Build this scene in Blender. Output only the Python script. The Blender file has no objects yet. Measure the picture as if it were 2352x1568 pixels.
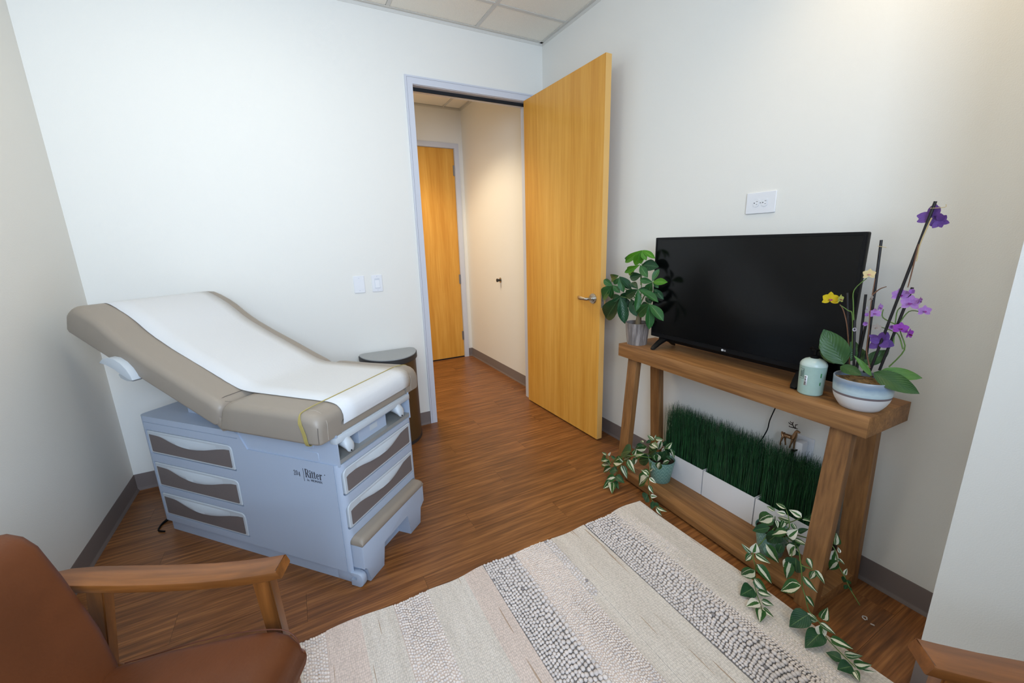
import bpy, bmesh, math, random
from mathutils import Vector, Matrix
R=random.Random(7)
SC=bpy.context.scene; COL=SC.collection
PI=math.pi
# ------------------------------------------------ camera
def cam_setup():
    yaw,pitch,roll=0.48548849,0.23616230,-0.02679813
    cy,sy,cp,sp=math.cos(yaw),math.sin(yaw),math.cos(pitch),math.sin(pitch)
    f=Vector((sy*cp,cy*cp,-sp)); r=Vector((cy,-sy,0)); u=r.cross(f)
    c,s=math.cos(roll),math.sin(roll)
    r2=c*r+s*u; u2=-s*r+c*u
    m=Matrix((r2,u2,-f)).transposed().to_4x4(); m.translation=Vector((-1.92241,-3.02312,1.39086))
    cd=bpy.data.cameras.new('camera'); cd.sensor_width=36; cd.lens=36*944.934/2352; cd.clip_start=.02; cd.clip_end=60
    co=bpy.data.objects.new('camera',cd); COL.objects.link(co); co.matrix_world=m; SC.camera=co
cam_setup()
# ------------------------------------------------ world, lights, exposure
W=bpy.data.worlds.new('world'); SC.world=W; W.use_nodes=True
W.node_tree.nodes['Background'].inputs[0].default_value=(.62,.76,1,1)
W.node_tree.nodes['Background'].inputs[1].default_value=1.0
SC.view_settings.view_transform='Standard'; SC.view_settings.look='None'
SC.view_settings.exposure=0.0; SC.view_settings.gamma=1; SC.view_settings.use_curve_mapping=False
def area(name,loc,rot,sx,sy,power,col,spread=180):
    l=bpy.data.lights.new(name,'AREA'); l.shape='RECTANGLE'; l.size=sx; l.size_y=sy; l.energy=power; l.color=col; l.spread=math.radians(spread)
    o=bpy.data.objects.new(name,l); COL.objects.link(o); o.location=loc; o.rotation_euler=rot; return o
def spot(name,loc,power,col,ang,blend,rad=.05,rot=(0,0,0)):
    l=bpy.data.lights.new(name,'SPOT'); l.energy=power; l.color=col; l.spot_size=math.radians(ang); l.spot_blend=blend; l.shadow_soft_size=rad
    o=bpy.data.objects.new(name,l); COL.objects.link(o); o.location=loc; o.rotation_euler=rot; return o
area('daylight_window',(-2.0,-4.02,1.93),(PI/2,0,0),1.30,1.20,56,(.64,.79,1.0),132)
CEILING_LAMP=10.5
spot('hall_downlight',(-.95,.72,2.83),52,(1,.80,.54),118,.45,.05)
spot('hall_fill_spot',(-1.3,1.0,2.83),90,(1,.82,.58),150,.8,.08)  # added broad fill for the hall's ambient light, not a real fixture
spot('room_downlight',(-.36,-2.34,2.82),24,(1,.74,.42),130,1,.06)
# ------------------------------------------------ materials
def S(c):
    return tuple(((x/255)/12.92 if x/255<=.04045 else ((x/255+.055)/1.055)**2.4) for x in c)+(1,)
MC={}
def mat(name,col,rough=.5,metal=0,spec=.5,bump=0,bscale=200,coat=0,noise=0,nscale=5,trans=0,ior=1.45,sss=0,sheen=0,alpha=1):
    if name in MC: return MC[name]
    m=bpy.data.materials.new(name); m.use_nodes=True; nt=m.node_tree; b=nt.nodes['Principled BSDF']
    b.inputs['Base Color'].default_value=col; b.inputs['Roughness'].default_value=rough; b.inputs['Metallic'].default_value=metal
    b.inputs['Specular IOR Level'].default_value=spec; b.inputs['Coat Weight'].default_value=coat
    b.inputs['Transmission Weight'].default_value=trans; b.inputs['IOR'].default_value=ior; b.inputs['Sheen Weight'].default_value=sheen
    tc=nt.nodes.new('ShaderNodeTexCoord')
    if noise:
        n=nt.nodes.new('ShaderNodeTexNoise'); n.inputs['Scale'].default_value=nscale; n.inputs['Detail'].default_value=5
        nt.links.new(tc.outputs['Object'],n.inputs['Vector'])
        mx=nt.nodes.new('ShaderNodeMix'); mx.data_type='RGBA'; mx.blend_type='MULTIPLY'; mx.inputs[0].default_value=1
        mr=nt.nodes.new('ShaderNodeMapRange'); mr.inputs[3].default_value=1-noise; mr.inputs[4].default_value=1+noise*.6; mr.inputs[1].default_value=.3; mr.inputs[2].default_value=.7
        nt.links.new(n.outputs['Fac'],mr.inputs[0]); mx.inputs[6].default_value=col; nt.links.new(mr.outputs[0],mx.inputs[7]); nt.links.new(mx.outputs[2],b.inputs['Base Color'])
    if bump:
        n=nt.nodes.new('ShaderNodeTexNoise'); n.inputs['Scale'].default_value=bscale; n.inputs['Detail'].default_value=3
        nt.links.new(tc.outputs['Object'],n.inputs['Vector'])
        bp=nt.nodes.new('ShaderNodeBump'); bp.inputs['Strength'].default_value=bump; bp.inputs['Distance'].default_value=.002
        nt.links.new(n.outputs['Fac'],bp.inputs['Height']); nt.links.new(bp.outputs[0],b.inputs['Normal'])
    MC[name]=m; return m
def wood(name,c1,c2,stretch=(1,14,14),scale=3,rough=.4,rand=0,bump=.1,fine=60,coat=0,axis_rand=True,c3=None,spec=.5):
    """grain runs along the object's short-stretch axis"""
    m=bpy.data.materials.new(name); m.use_nodes=True; nt=m.node_tree; N=nt.nodes; Lk=nt.links; b=N['Principled BSDF']
    b.inputs['Roughness'].default_value=rough; b.inputs['Coat Weight'].default_value=coat; b.inputs['Coat Roughness'].default_value=.25; b.inputs['Specular IOR Level'].default_value=spec
    tc=N.new('ShaderNodeTexCoord'); mp=N.new('ShaderNodeMapping'); mp.inputs['Scale'].default_value=stretch
    oi=N.new('ShaderNodeObjectInfo')
    va=N.new('ShaderNodeVectorMath'); va.operation='SCALE'; va.inputs[0].default_value=(7,13,5)
    Lk.new(oi.outputs['Random'],va.inputs['Scale']); Lk.new(va.outputs[0],mp.inputs['Location']); Lk.new(tc.outputs['Object'],mp.inputs['Vector'])
    n1=N.new('ShaderNodeTexNoise'); n1.inputs['Scale'].default_value=scale; n1.inputs['Detail'].default_value=6; n1.inputs['Roughness'].default_value=.6
    n2=N.new('ShaderNodeTexNoise'); n2.inputs['Scale'].default_value=fine; n2.inputs['Detail'].default_value=3
    mp2=N.new('ShaderNodeMapping'); mp2.inputs['Scale'].default_value=tuple((.05 if s==min(stretch) else 1) for s in stretch); Lk.new(tc.outputs['Object'],mp2.inputs['Vector']); Lk.new(va.outputs[0],mp2.inputs['Location'])
    Lk.new(mp.outputs[0],n1.inputs['Vector']); Lk.new(mp2.outputs[0],n2.inputs['Vector'])
    ad=N.new('ShaderNodeMath'); ad.operation='MULTIPLY_ADD'; ad.inputs[1].default_value=.45; Lk.new(n2.outputs['Fac'],ad.inputs[0]); Lk.new(n1.outputs['Fac'],ad.inputs[2])
    cr=N.new('ShaderNodeValToRGB'); cr.color_ramp.elements[0].position=.52; cr.color_ramp.elements[1].position=.98
    cr.color_ramp.elements[0].color=c1; cr.color_ramp.elements[1].color=c2
    if c3: e=cr.color_ramp.elements.new(.74); e.color=c3
    Lk.new(ad.outputs[0],cr.inputs[0])
    out=cr.outputs[0]
    if rand:
        mx=N.new('ShaderNodeMix'); mx.data_type='RGBA'; mx.blend_type='MULTIPLY'; mx.inputs[0].default_value=1
        mr=N.new('ShaderNodeMapRange'); mr.inputs[3].default_value=1-rand; mr.inputs[4].default_value=1+rand
        Lk.new(oi.outputs['Random'],mr.inputs[0]); Lk.new(out,mx.inputs[6]); Lk.new(mr.outputs[0],mx.inputs[7]); out=mx.outputs[2]
    Lk.new(out,b.inputs['Base Color'])
    bp=N.new('ShaderNodeBump'); bp.inputs['Strength'].default_value=bump; bp.inputs['Distance'].default_value=.001; Lk.new(ad.outputs[0],bp.inputs['Height']); Lk.new(bp.outputs[0],b.inputs['Normal'])
    MC[name]=m; return m
PAINT=mat('wall_paint',S((231,230,224)),.75,bump=.25,bscale=260,spec=.25)
CEIL=mat('ceiling_tile',S((250,245,232)),.9,bump=.9,bscale=420,noise=.05,nscale=180,spec=.1)
GRID=mat('ceiling_grid_metal',S((214,212,205)),.5)
FRAME=mat('door_frame_metal',S((204,208,218)),.38,spec=.5)
BASE=mat('rubber_base',S((116,105,101)),.5,spec=.3)
BASEHALL=BASE
FLOOR=wood('floor_plank_wood',S((90,54,27)),S((164,110,62)),(1.2,30,30),2.2,.36,.06,.10,150,c3=S((126,79,41)))
MAPLE=wood('maple_veneer',S((204,143,54)),S((228,174,84)),(9,9,.35),1.3,.36,0,.03,70,c3=S((216,158,67)),spec=.4)
MAPLE_E=mat('maple_edge',S((226,178,104)),.4)
OAK=wood('console_oak',S((112,74,40)),S((166,118,70)),(.8,16,16),2.5,.5,.04,.12,120,c3=S((138,96,54)))
OAKV=wood('console_oak_vertical',S((108,72,40)),S((158,112,66)),(16,16,.8),2.5,.5,.05,.12,120,c3=S((134,93,53)))
WALNUT=wood('chair_beech',S((100,58,22)),S((160,100,46)),(1,10,10),2,.38,0,.05,60,coat=.25,c3=S((130,78,34)))
WALNUTV=wood('chair_beech_vertical',S((100,58,22)),S((160,100,46)),(10,10,1),2,.38,0,.05,60,coat=.25,c3=S((130,78,34)))
LEATHER=mat('tan_leather',S((100,54,26)),.48,bump=.25,bscale=90,noise=.22,nscale=5,spec=.45)
VINYL=mat('taupe_vinyl',S((148,138,126)),.42,bump=.05,bscale=600,spec=.45)
VINYL_D=mat('taupe_vinyl_seam',S((98,90,84)),.5)
SHELL=mat('pale_blue_grey_plastic',S((170,182,200)),.42,bump=.08,bscale=700,spec=.45)
SHELL2=mat('pale_plastic',S((188,195,201)),.4,spec=.45)
INSET=mat('taupe_laminate',S((110,101,99)),.6,noise=.05,nscale=500)
LEDGE=mat('grey_steel',S((150,152,150)),.4,metal=.2)
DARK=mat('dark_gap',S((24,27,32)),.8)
PAPER=mat('exam_paper',S((212,213,214)),.85,bump=.35,bscale=90,spec=.1)
BLACK=mat('black_plastic',S((10,11,13)),.45,spec=.2)
SCREEN=mat('tv_screen',S((6,7,8)),.17,spec=.35)
RUBBER=mat('clear_yellow_elastic',S((196,180,110)),.35,trans=.35)
CHROME=mat('satin_nickel',S((190,188,182)),.28,metal=1)
WHITE=mat('white_plastic',S((228,230,234)),.35)
WHITE2=mat('white_plate_recess',S((205,210,218)),.5)
INK=mat('grey_ink',S((62,64,74)),.6)
STEEL=mat('hinge_steel',S((150,152,158)),.35,metal=.9)
TRASH_B=mat('brown_bin_body',S((88,68,42)),.5,metal=.1)
TRASH_T=mat('grey_bin_top',S((164,168,170)),.6,noise=.06,nscale=300)
RIM=mat('dark_bin_rim',S((52,52,54)),.5)
BOXW=mat('white_planter',S((222,222,224)),.5)
SOIL=mat('potting_soil',S((50,36,22)),.95,bump=1,bscale=150,noise=.4,nscale=60)
STEM=mat('green_stem',S((92,122,58)),.5)
STEMB=mat('brown_stem',S((112,78,56)),.6)
STAKE=mat('black_stake',S((26,24,26)),.45)
TRUNK=mat('money_tree_trunk',S((112,100,78)),.8,bump=.6,bscale=60,noise=.25,nscale=30)
TEAL=mat('teal_glaze',S((120,160,152)),.35)
TEAL2=mat('teal_glaze_line',S((176,204,192)),.35)
BRONZE=mat('bronze_deer',S((150,120,90)),.28,metal=.85)
BRONZE_D=mat('dark_bronze',S((40,30,24)),.4,metal=.6)
BOTTLE=mat('mint_bottle_plastic',S((160,186,176)),.35,noise=.03,nscale=80,spec=.5)
BOTTLE_T=mat('mint_bottle_shoulder',S((186,204,198)),.3)
# ------------------------------------------------ mesh helpers
def finish(name,me,mats,parent=None,smooth=None):
    if not isinstance(mats,(list,tuple)): mats=[mats]
    for m in mats: me.materials.append(m)
    if smooth is not None and len(me.polygons):
        me.polygons.foreach_set('use_smooth',[True]*len(me.polygons)); me.set_sharp_from_angle(angle=math.radians(smooth))
    o=bpy.data.objects.new(name,me); COL.objects.link(o)
    if parent: o.parent=parent
    return o
def bm_obj(name,bm,mats,parent=None,smooth=None,recalc=True):
    if recalc: bmesh.ops.recalc_face_normals(bm,faces=bm.faces)
    me=bpy.data.meshes.new(name); bm.to_mesh(me); bm.free(); return finish(name,me,mats,parent,smooth)
def bm_box(bm,x0,x1,y0,y1,z0,z1,bev=0,seg=2,mi=0,M=None,shear=None):
    vs=[bm.verts.new((x,y,z)) for x in (x0,x1) for y in (y0,y1) for z in (z0,z1)]
    if shear: 
        for v in vs: v.co=shear(v.co)
    if M:
        for v in vs: v.co=M@v.co
    fs=[bm.faces.new([vs[i] for i in q]) for q in ((0,1,3,2),(4,6,7,5),(0,4,5,1),(2,3,7,6),(0,2,6,4),(1,5,7,3))]
    for f in fs: f.material_index=mi
    if bev:
        es=list({e for f in fs for e in f.edges})
        r=bmesh.ops.bevel(bm,geom=es,offset=bev,segments=seg,affect='EDGES',profile=.5)
        for f in r['faces']: f.material_index=mi
    return vs
def box(name,x0,x1,y0,y1,z0,z1,m,parent=None,bev=0,seg=2,smooth=40,**k):
    bm=bmesh.new(); bm_box(bm,min(x0,x1),max(x0,x1),min(y0,y1),max(y0,y1),min(z0,z1),max(z0,z1),bev,seg,**k)
    return bm_obj(name,bm,m,parent,smooth if bev else None)
def bm_tube(bm,pts,rad,n=8,mi=0,cap=True):
    pts=[Vector(p) for p in pts]; rings=[]
    if not isinstance(rad,(list,tuple)): rad=[rad]*len(pts)
    up=None
    for i,p in enumerate(pts):
        d=(pts[min(i+1,len(pts)-1)]-pts[max(i-1,0)]).normalized()
        if up is None: up=Vector((0,0,1)) if abs(d.z)<.9 else Vector((1,0,0))
        s=d.cross(up)
        if s.length<1e-4: s=d.orthogonal()
        s.normalize(); u=s.cross(d).normalized(); up=u
        rings.append([bm.verts.new(p+(s*math.cos(2*PI*k/n)+u*math.sin(2*PI*k/n))*rad[i]) for k in range(n)])
    for a,b in zip(rings,rings[1:]):
        for k in range(n):
            f=bm.faces.new((a[k],a[(k+1)%n],b[(k+1)%n],b[k])); f.material_index=mi
    if cap:
        for r in (rings[0],rings[-1]):
            f=bm.faces.new(r); f.material_index=mi
def crv(pts,n=6):
    P=[Vector(p) for p in pts]
    if len(P)<3: return P
    o=[]
    for i in range(len(P)-1):
        a,b,c,d=P[max(i-1,0)],P[i],P[i+1],P[min(i+2,len(P)-1)]
        for k in range(n):
            t=k/n; o.append(.5*((2*b)+(c-a)*t+(2*a-5*b+4*c-d)*t*t+(3*b-a-3*c+d)*t**3))
    o.append(P[-1]); return o
def tube(name,pts,rad,m,parent=None,n=8,curve=0):
    if curve:
        pp=crv(pts,curve)
        if isinstance(rad,(list,tuple)):
            k=len(pp)-1; rr=[]
            for i in range(len(pp)):
                t=i/k*(len(rad)-1); j=min(int(t),len(rad)-2); rr.append(rad[j]+(rad[j+1]-rad[j])*(t-j))
            rad=rr
        pts=pp
    bm=bmesh.new(); bm_tube(bm,pts,rad,n); return bm_obj(name,bm,m,parent,60)
def bm_lathe(bm,prof,n=32,cx=0,cy=0,mi=0,cap0=True,cap1=False,fn=None,ang0=0):
    rings=[]
    for r,z in prof:
        rr=[]
        for k in range(n):
            a=2*PI*k/n+ang0; q=r*(fn(a,z) if fn else 1); rr.append(bm.verts.new((cx+q*math.cos(a),cy+q*math.sin(a),z)))
        rings.append(rr)
    for i,(a,b) in enumerate(zip(rings,rings[1:])):
        m_=mi[i] if isinstance(mi,(list,tuple)) else mi
        for k in range(n):
            f=bm.faces.new((a[k],a[(k+1)%n],b[(k+1)%n],b[k])); f.material_index=m_
    if cap0: bm.faces.new(rings[0][::-1]).material_index=mi[0] if isinstance(mi,(list,tuple)) else mi
    if cap1: bm.faces.new(rings[-1]).material_index=mi[-1] if isinstance(mi,(list,tuple)) else mi
def lathe(name,prof,m,parent=None,n=32,cx=0,cy=0,smooth=40,**k):
    bm=bmesh.new(); bm_lathe(bm,prof,n,cx,cy,**k); return bm_obj(name,bm,m,parent,smooth,recalc=True)
def bm_prism(bm,poly,f0,f1,M=None,mi=0,bev=0,seg=2):
    """poly 2D points; f0,f1 map (u,v) to 3D for both ends"""
    a=[bm.verts.new(f0(*p)) for p in poly]; b=[bm.verts.new(f1(*p)) for p in poly]; n=len(poly)
    fs=[bm.faces.new(a[::-1]),bm.faces.new(b)]+[bm.faces.new((a[i],a[(i+1)%n],b[(i+1)%n],b[i])) for i in range(n)]
    for f in fs: f.material_index=mi
    if bev:
        es=list({e for f in fs[:2] for e in f.edges})
        bmesh.ops.bevel(bm,geom=es,offset=bev,segments=seg,affect='EDGES',profile=.5)
    if M:
        for v in bm.verts: v.co=M@v.co
def prism(name,poly,f0,f1,m,parent=None,bev=0,seg=2,smooth=40):
    bm=bmesh.new(); bm_prism(bm,poly,f0,f1,bev=bev,seg=seg); return bm_obj(name,bm,m,parent,smooth)
def rrect(x0,x1,y0,y1,r,n=4):
    if not isinstance(r,(list,tuple)): r=[r]*4
    o=[]
    for (cx,cy,a0),rr in zip(((x1-r[0],y1-r[0],0),(x0+r[1],y1-r[1],90),(x0+r[2],y0+r[2],180),(x1-r[3],y0+r[3],270)),r):
        for k in range(n+1):
            a=math.radians(a0+90*k/n); o.append((cx+rr*math.cos(a),cy+rr*math.sin(a)))
    return o
def bm_loft(bm,rings,mi=0):
    rs=[[bm.verts.new(p) for p in r] for r in rings]; n=len(rs[0])
    for a,b in zip(rs,rs[1:]):
        for k in range(n): bm.faces.new((a[k],a[(k+1)%n],b[(k+1)%n],b[k])).material_index=mi
    bm.faces.new(rs[0][::-1]).material_index=mi; bm.faces.new(rs[-1]).material_index=mi
def cut(o,cutters):
    for c in cutters:
        md=o.modifiers.new('b','BOOLEAN'); md.object=c; md.operation='DIFFERENCE'; md.solver='EXACT'
    dg=bpy.context.evaluated_depsgraph_get(); dg.update()
    me=bpy.data.meshes.new_from_object(o.evaluated_get(dg)); o.modifiers.clear(); old=o.data; o.data=me; bpy.data.meshes.remove(old)
    for c in cutters: bpy.data.objects.remove(c)
    me.polygons.foreach_set('use_smooth',[True]*len(me.polygons)); me.set_sharp_from_angle(angle=math.radians(32))
def empty(name,loc,rz=0,parent=None):
    o=bpy.data.objects.new(name,None); COL.objects.link(o); o.location=loc; o.rotation_euler=(0,0,rz); o.empty_display_size=.05
    if parent: o.parent=parent
    return o
def tag(o,label,cat,group=None):
    o['label']=label; o['category']=cat
    if group: o['group']=group
    return o
def struct(o): o['kind']='structure'; return o
def stuff(o): o['kind']='stuff'; return o
# stroke lettering: each glyph = strokes (x0,y0,x1,y1,w) in a unit em
GL={'R':([(.12,0,.12,1,.13),(0,.02,.26,.02,.05),(0,.98,.4,.98,.05),(.12,.52,.42,.52,.05),(.52,.62,.52,.88,.13),(.4,.97,.52,.86,.07),(.4,.53,.52,.64,.07),(.34,.5,.58,.06,.13),(.56,.02,.7,.02,.05)],.72),
'i':([(.1,0,.1,.64,.13),(0,.02,.22,.02,.05),(0,.63,.12,.63,.05),(.1,.78,.1,.9,.12)],.26),
't':([(.12,.06,.12,.82,.12),(0,.63,.28,.63,.05),(.14,.03,.3,.05,.06)],.32),
'e':([(.09,.2,.09,.46,.12),(.1,.48,.18,.6,.08),(.18,.61,.32,.61,.05),(.32,.6,.41,.5,.08),(.42,.5,.42,.38,.08),(.09,.36,.44,.36,.05),(.1,.18,.18,.06,.08),(.18,.04,.32,.03,.06),(.32,.03,.44,.14,.05)],.52),
'r':([(.1,0,.1,.64,.13),(0,.02,.22,.02,.05),(0,.63,.12,.63,.05),(.14,.5,.3,.62,.06),(.34,.54,.34,.64,.12)],.42),
'2':([(.07,.74,.07,.82,.11),(.08,.84,.2,.96,.05),(.2,.96,.34,.96,.05),(.34,.95,.44,.84,.08),(.44,.84,.42,.66,.1),(.42,.66,.26,.38,.09),(.26,.38,.06,.10,.06),(.05,.05,.48,.05,.1),(.49,.05,.5,.2,.04)],.56),
'0':([(.07,.3,.07,.7,.1),(.47,.3,.47,.7,.1),(.08,.7,.16,.9,.08),(.16,.9,.27,.97,.05),(.27,.97,.38,.9,.05),(.38,.9,.46,.7,.08),(.08,.3,.16,.1,.08),(.16,.1,.27,.03,.05),(.27,.03,.38,.1,.05),(.38,.1,.46,.3,.08)],.6),
'4':([(.4,-.04,.4,.78,.11),(.04,.24,.38,.76,.04),(.02,.22,.56,.22,.06),(.26,-.04,.54,-.04,.05)],.58),
'b':([(.1,0,.1,1,.1),(.42,.12,.42,.5,.1),(.12,.6,.36,.6,.06),(.12,.02,.36,.02,.06)],.54),
'y':([(.04,.64,.24,.04,.1),(.46,.64,.2,-.26,.06)],.52),
'M':([(.06,0,.06,1,.13),(.74,0,.74,1,.13),(.08,.96,.4,.25,.12),(.72,.96,.4,.25,.12)],.9),
'I':([(.07,0,.07,1,.14)],.24),
'D':([(.07,0,.07,1,.13),(.07,.94,.55,.94,.12),(.07,.06,.55,.06,.12),(.68,.2,.68,.8,.13),(.55,.94,.68,.78,.1),(.55,.06,.68,.22,.1)],.84),
'A':([(.02,0,.38,1,.13),(.74,0,.38,1,.13),(.16,.3,.6,.3,.11)],.84),
'K':([(.07,0,.07,1,.13),(.1,.42,.62,.98,.12),(.25,.56,.68,0,.13)],.78),
'S':([(.07,0,.07,1,.13),(.07,.94,.5,.94,.12),(.6,.6,.6,.86,.13),(.07,.48,.55,.48,.12),(.38,.46,.66,0,.13)],.78),
'L':([(.08,0,.08,1,.16),(.08,.07,.55,.07,.15)],.66),
'G':([(.1,.2,.1,.8,.16),(.12,.93,.6,.93,.14),(.12,.07,.6,.07,.14),(.62,.1,.62,.5,.15),(.38,.5,.62,.5,.13)],.8),' ':([],.4)}
def bm_text(bm,txt,O,U,V,h,N,th=.0006,sx=1):
    O,U,V,N=Vector(O),Vector(U).normalized(),Vector(V).normalized(),Vector(N).normalized(); x=0
    for ch in txt:
        st,adv=GL[ch]
        for a,b,c,d,w in st:
            p=Vector(((x+a*sx)*h,b*h)); q=Vector(((x+c*sx)*h,d*h)); dr=(q-p); 
            if dr.length<1e-6: continue
            dr.normalize(); nn=Vector((-dr.y,dr.x))*w*h*.5; p-=dr*w*h*.15; q+=dr*w*h*.15
            cs=[p+nn,p-nn,q-nn,q+nn]
            lo=[bm.verts.new(O+U*c.x+V*c.y) for c in cs]; hi=[bm.verts.new(O+U*c.x+V*c.y+N*th) for c in cs]
            bm.faces.new(hi)
            for k in range(4): bm.faces.new((lo[k],lo[(k+1)%4],hi[(k+1)%4],hi[k]))
        x+=(adv+.06)*sx
    return x*h
# ---- measured positions (metres)
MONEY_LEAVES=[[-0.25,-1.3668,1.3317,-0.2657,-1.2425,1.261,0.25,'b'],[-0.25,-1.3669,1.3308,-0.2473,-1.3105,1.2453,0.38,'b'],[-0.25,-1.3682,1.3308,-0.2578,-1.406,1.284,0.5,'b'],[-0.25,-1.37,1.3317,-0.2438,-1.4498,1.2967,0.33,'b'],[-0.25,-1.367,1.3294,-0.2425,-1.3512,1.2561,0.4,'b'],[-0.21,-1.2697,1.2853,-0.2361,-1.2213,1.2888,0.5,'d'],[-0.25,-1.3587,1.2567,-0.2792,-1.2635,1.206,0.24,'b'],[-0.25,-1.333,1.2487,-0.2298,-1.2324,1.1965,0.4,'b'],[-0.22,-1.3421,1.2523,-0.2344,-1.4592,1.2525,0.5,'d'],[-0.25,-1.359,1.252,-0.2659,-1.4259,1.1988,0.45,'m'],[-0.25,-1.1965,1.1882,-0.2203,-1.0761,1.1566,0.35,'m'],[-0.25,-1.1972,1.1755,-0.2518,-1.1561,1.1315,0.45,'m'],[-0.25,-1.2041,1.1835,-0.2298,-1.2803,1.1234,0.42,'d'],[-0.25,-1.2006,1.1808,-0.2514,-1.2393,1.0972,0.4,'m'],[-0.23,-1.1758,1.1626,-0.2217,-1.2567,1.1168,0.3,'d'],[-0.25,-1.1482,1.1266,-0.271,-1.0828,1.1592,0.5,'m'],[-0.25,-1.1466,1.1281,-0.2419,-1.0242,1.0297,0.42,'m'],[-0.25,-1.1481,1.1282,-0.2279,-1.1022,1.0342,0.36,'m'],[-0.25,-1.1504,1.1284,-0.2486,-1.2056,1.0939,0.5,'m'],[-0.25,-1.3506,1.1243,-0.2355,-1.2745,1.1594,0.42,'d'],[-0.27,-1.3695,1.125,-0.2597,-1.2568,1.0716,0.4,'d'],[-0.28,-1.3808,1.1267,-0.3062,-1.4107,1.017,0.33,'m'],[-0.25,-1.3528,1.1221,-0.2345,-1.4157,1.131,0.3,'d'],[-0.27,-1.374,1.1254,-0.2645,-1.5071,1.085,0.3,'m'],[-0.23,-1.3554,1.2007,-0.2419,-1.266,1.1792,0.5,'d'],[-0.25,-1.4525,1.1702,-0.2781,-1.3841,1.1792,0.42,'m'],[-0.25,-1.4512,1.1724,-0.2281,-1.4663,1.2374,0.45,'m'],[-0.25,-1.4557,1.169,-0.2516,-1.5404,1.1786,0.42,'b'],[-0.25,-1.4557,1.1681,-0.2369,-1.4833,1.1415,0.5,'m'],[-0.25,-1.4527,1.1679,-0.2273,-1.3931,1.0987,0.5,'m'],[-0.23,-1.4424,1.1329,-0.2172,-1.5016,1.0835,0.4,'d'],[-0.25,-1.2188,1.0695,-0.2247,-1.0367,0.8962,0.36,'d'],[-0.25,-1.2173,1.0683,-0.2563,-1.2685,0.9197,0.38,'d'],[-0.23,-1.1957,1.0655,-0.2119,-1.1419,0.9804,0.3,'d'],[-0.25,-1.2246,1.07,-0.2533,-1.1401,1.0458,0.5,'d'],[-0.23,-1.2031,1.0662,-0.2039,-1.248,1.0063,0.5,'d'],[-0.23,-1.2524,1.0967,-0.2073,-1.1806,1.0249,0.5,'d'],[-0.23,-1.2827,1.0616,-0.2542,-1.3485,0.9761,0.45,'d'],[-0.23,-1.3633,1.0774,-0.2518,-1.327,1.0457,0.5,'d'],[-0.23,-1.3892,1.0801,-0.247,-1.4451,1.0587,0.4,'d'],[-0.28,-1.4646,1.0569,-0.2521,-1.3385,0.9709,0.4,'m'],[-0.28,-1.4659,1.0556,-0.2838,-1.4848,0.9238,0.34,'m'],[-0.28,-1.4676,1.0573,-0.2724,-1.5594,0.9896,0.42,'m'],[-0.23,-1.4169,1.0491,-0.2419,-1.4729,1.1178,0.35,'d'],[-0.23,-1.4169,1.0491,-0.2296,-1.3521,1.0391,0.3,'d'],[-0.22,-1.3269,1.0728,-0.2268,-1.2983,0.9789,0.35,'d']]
MONEY_STEMS=[[[-0.215,-1.3418,1.024],[-0.215,-1.3407,1.0738],[-0.215,-1.3409,1.143],[-0.215,-1.3392,1.2207],[-0.25,-1.3669,1.3308]],[[-0.215,-1.3412,1.034],[-0.215,-1.2639,1.1169],[-0.25,-1.2005,1.1833]],[[-0.215,-1.3412,1.034],[-0.215,-1.2362,1.1043],[-0.25,-1.1482,1.1277]],[[-0.215,-1.3426,1.0441],[-0.215,-1.328,1.0825],[-0.25,-1.3507,1.1238]],[[-0.215,-1.3426,1.0441],[-0.215,-1.385,1.1173],[-0.25,-1.4526,1.1697]],[[-0.215,-1.3385,1.0236],[-0.215,-1.2604,1.0553],[-0.25,-1.2188,1.0695]],[[-0.215,-1.3451,1.0244],[-0.215,-1.3767,1.048],[-0.275,-1.4598,1.0559]],[[-0.215,-1.3407,1.0738],[-0.215,-1.3084,1.0705],[-0.235,-1.2879,1.0625]],[[-0.215,-1.3376,1.1427],[-0.215,-1.33,1.2106],[-0.235,-1.344,1.2531]]]
MONEY_TRUNK=[[-0.215,-1.3279,0.9203],[-0.215,-1.3349,0.9725],[-0.215,-1.3415,1.029]]
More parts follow.
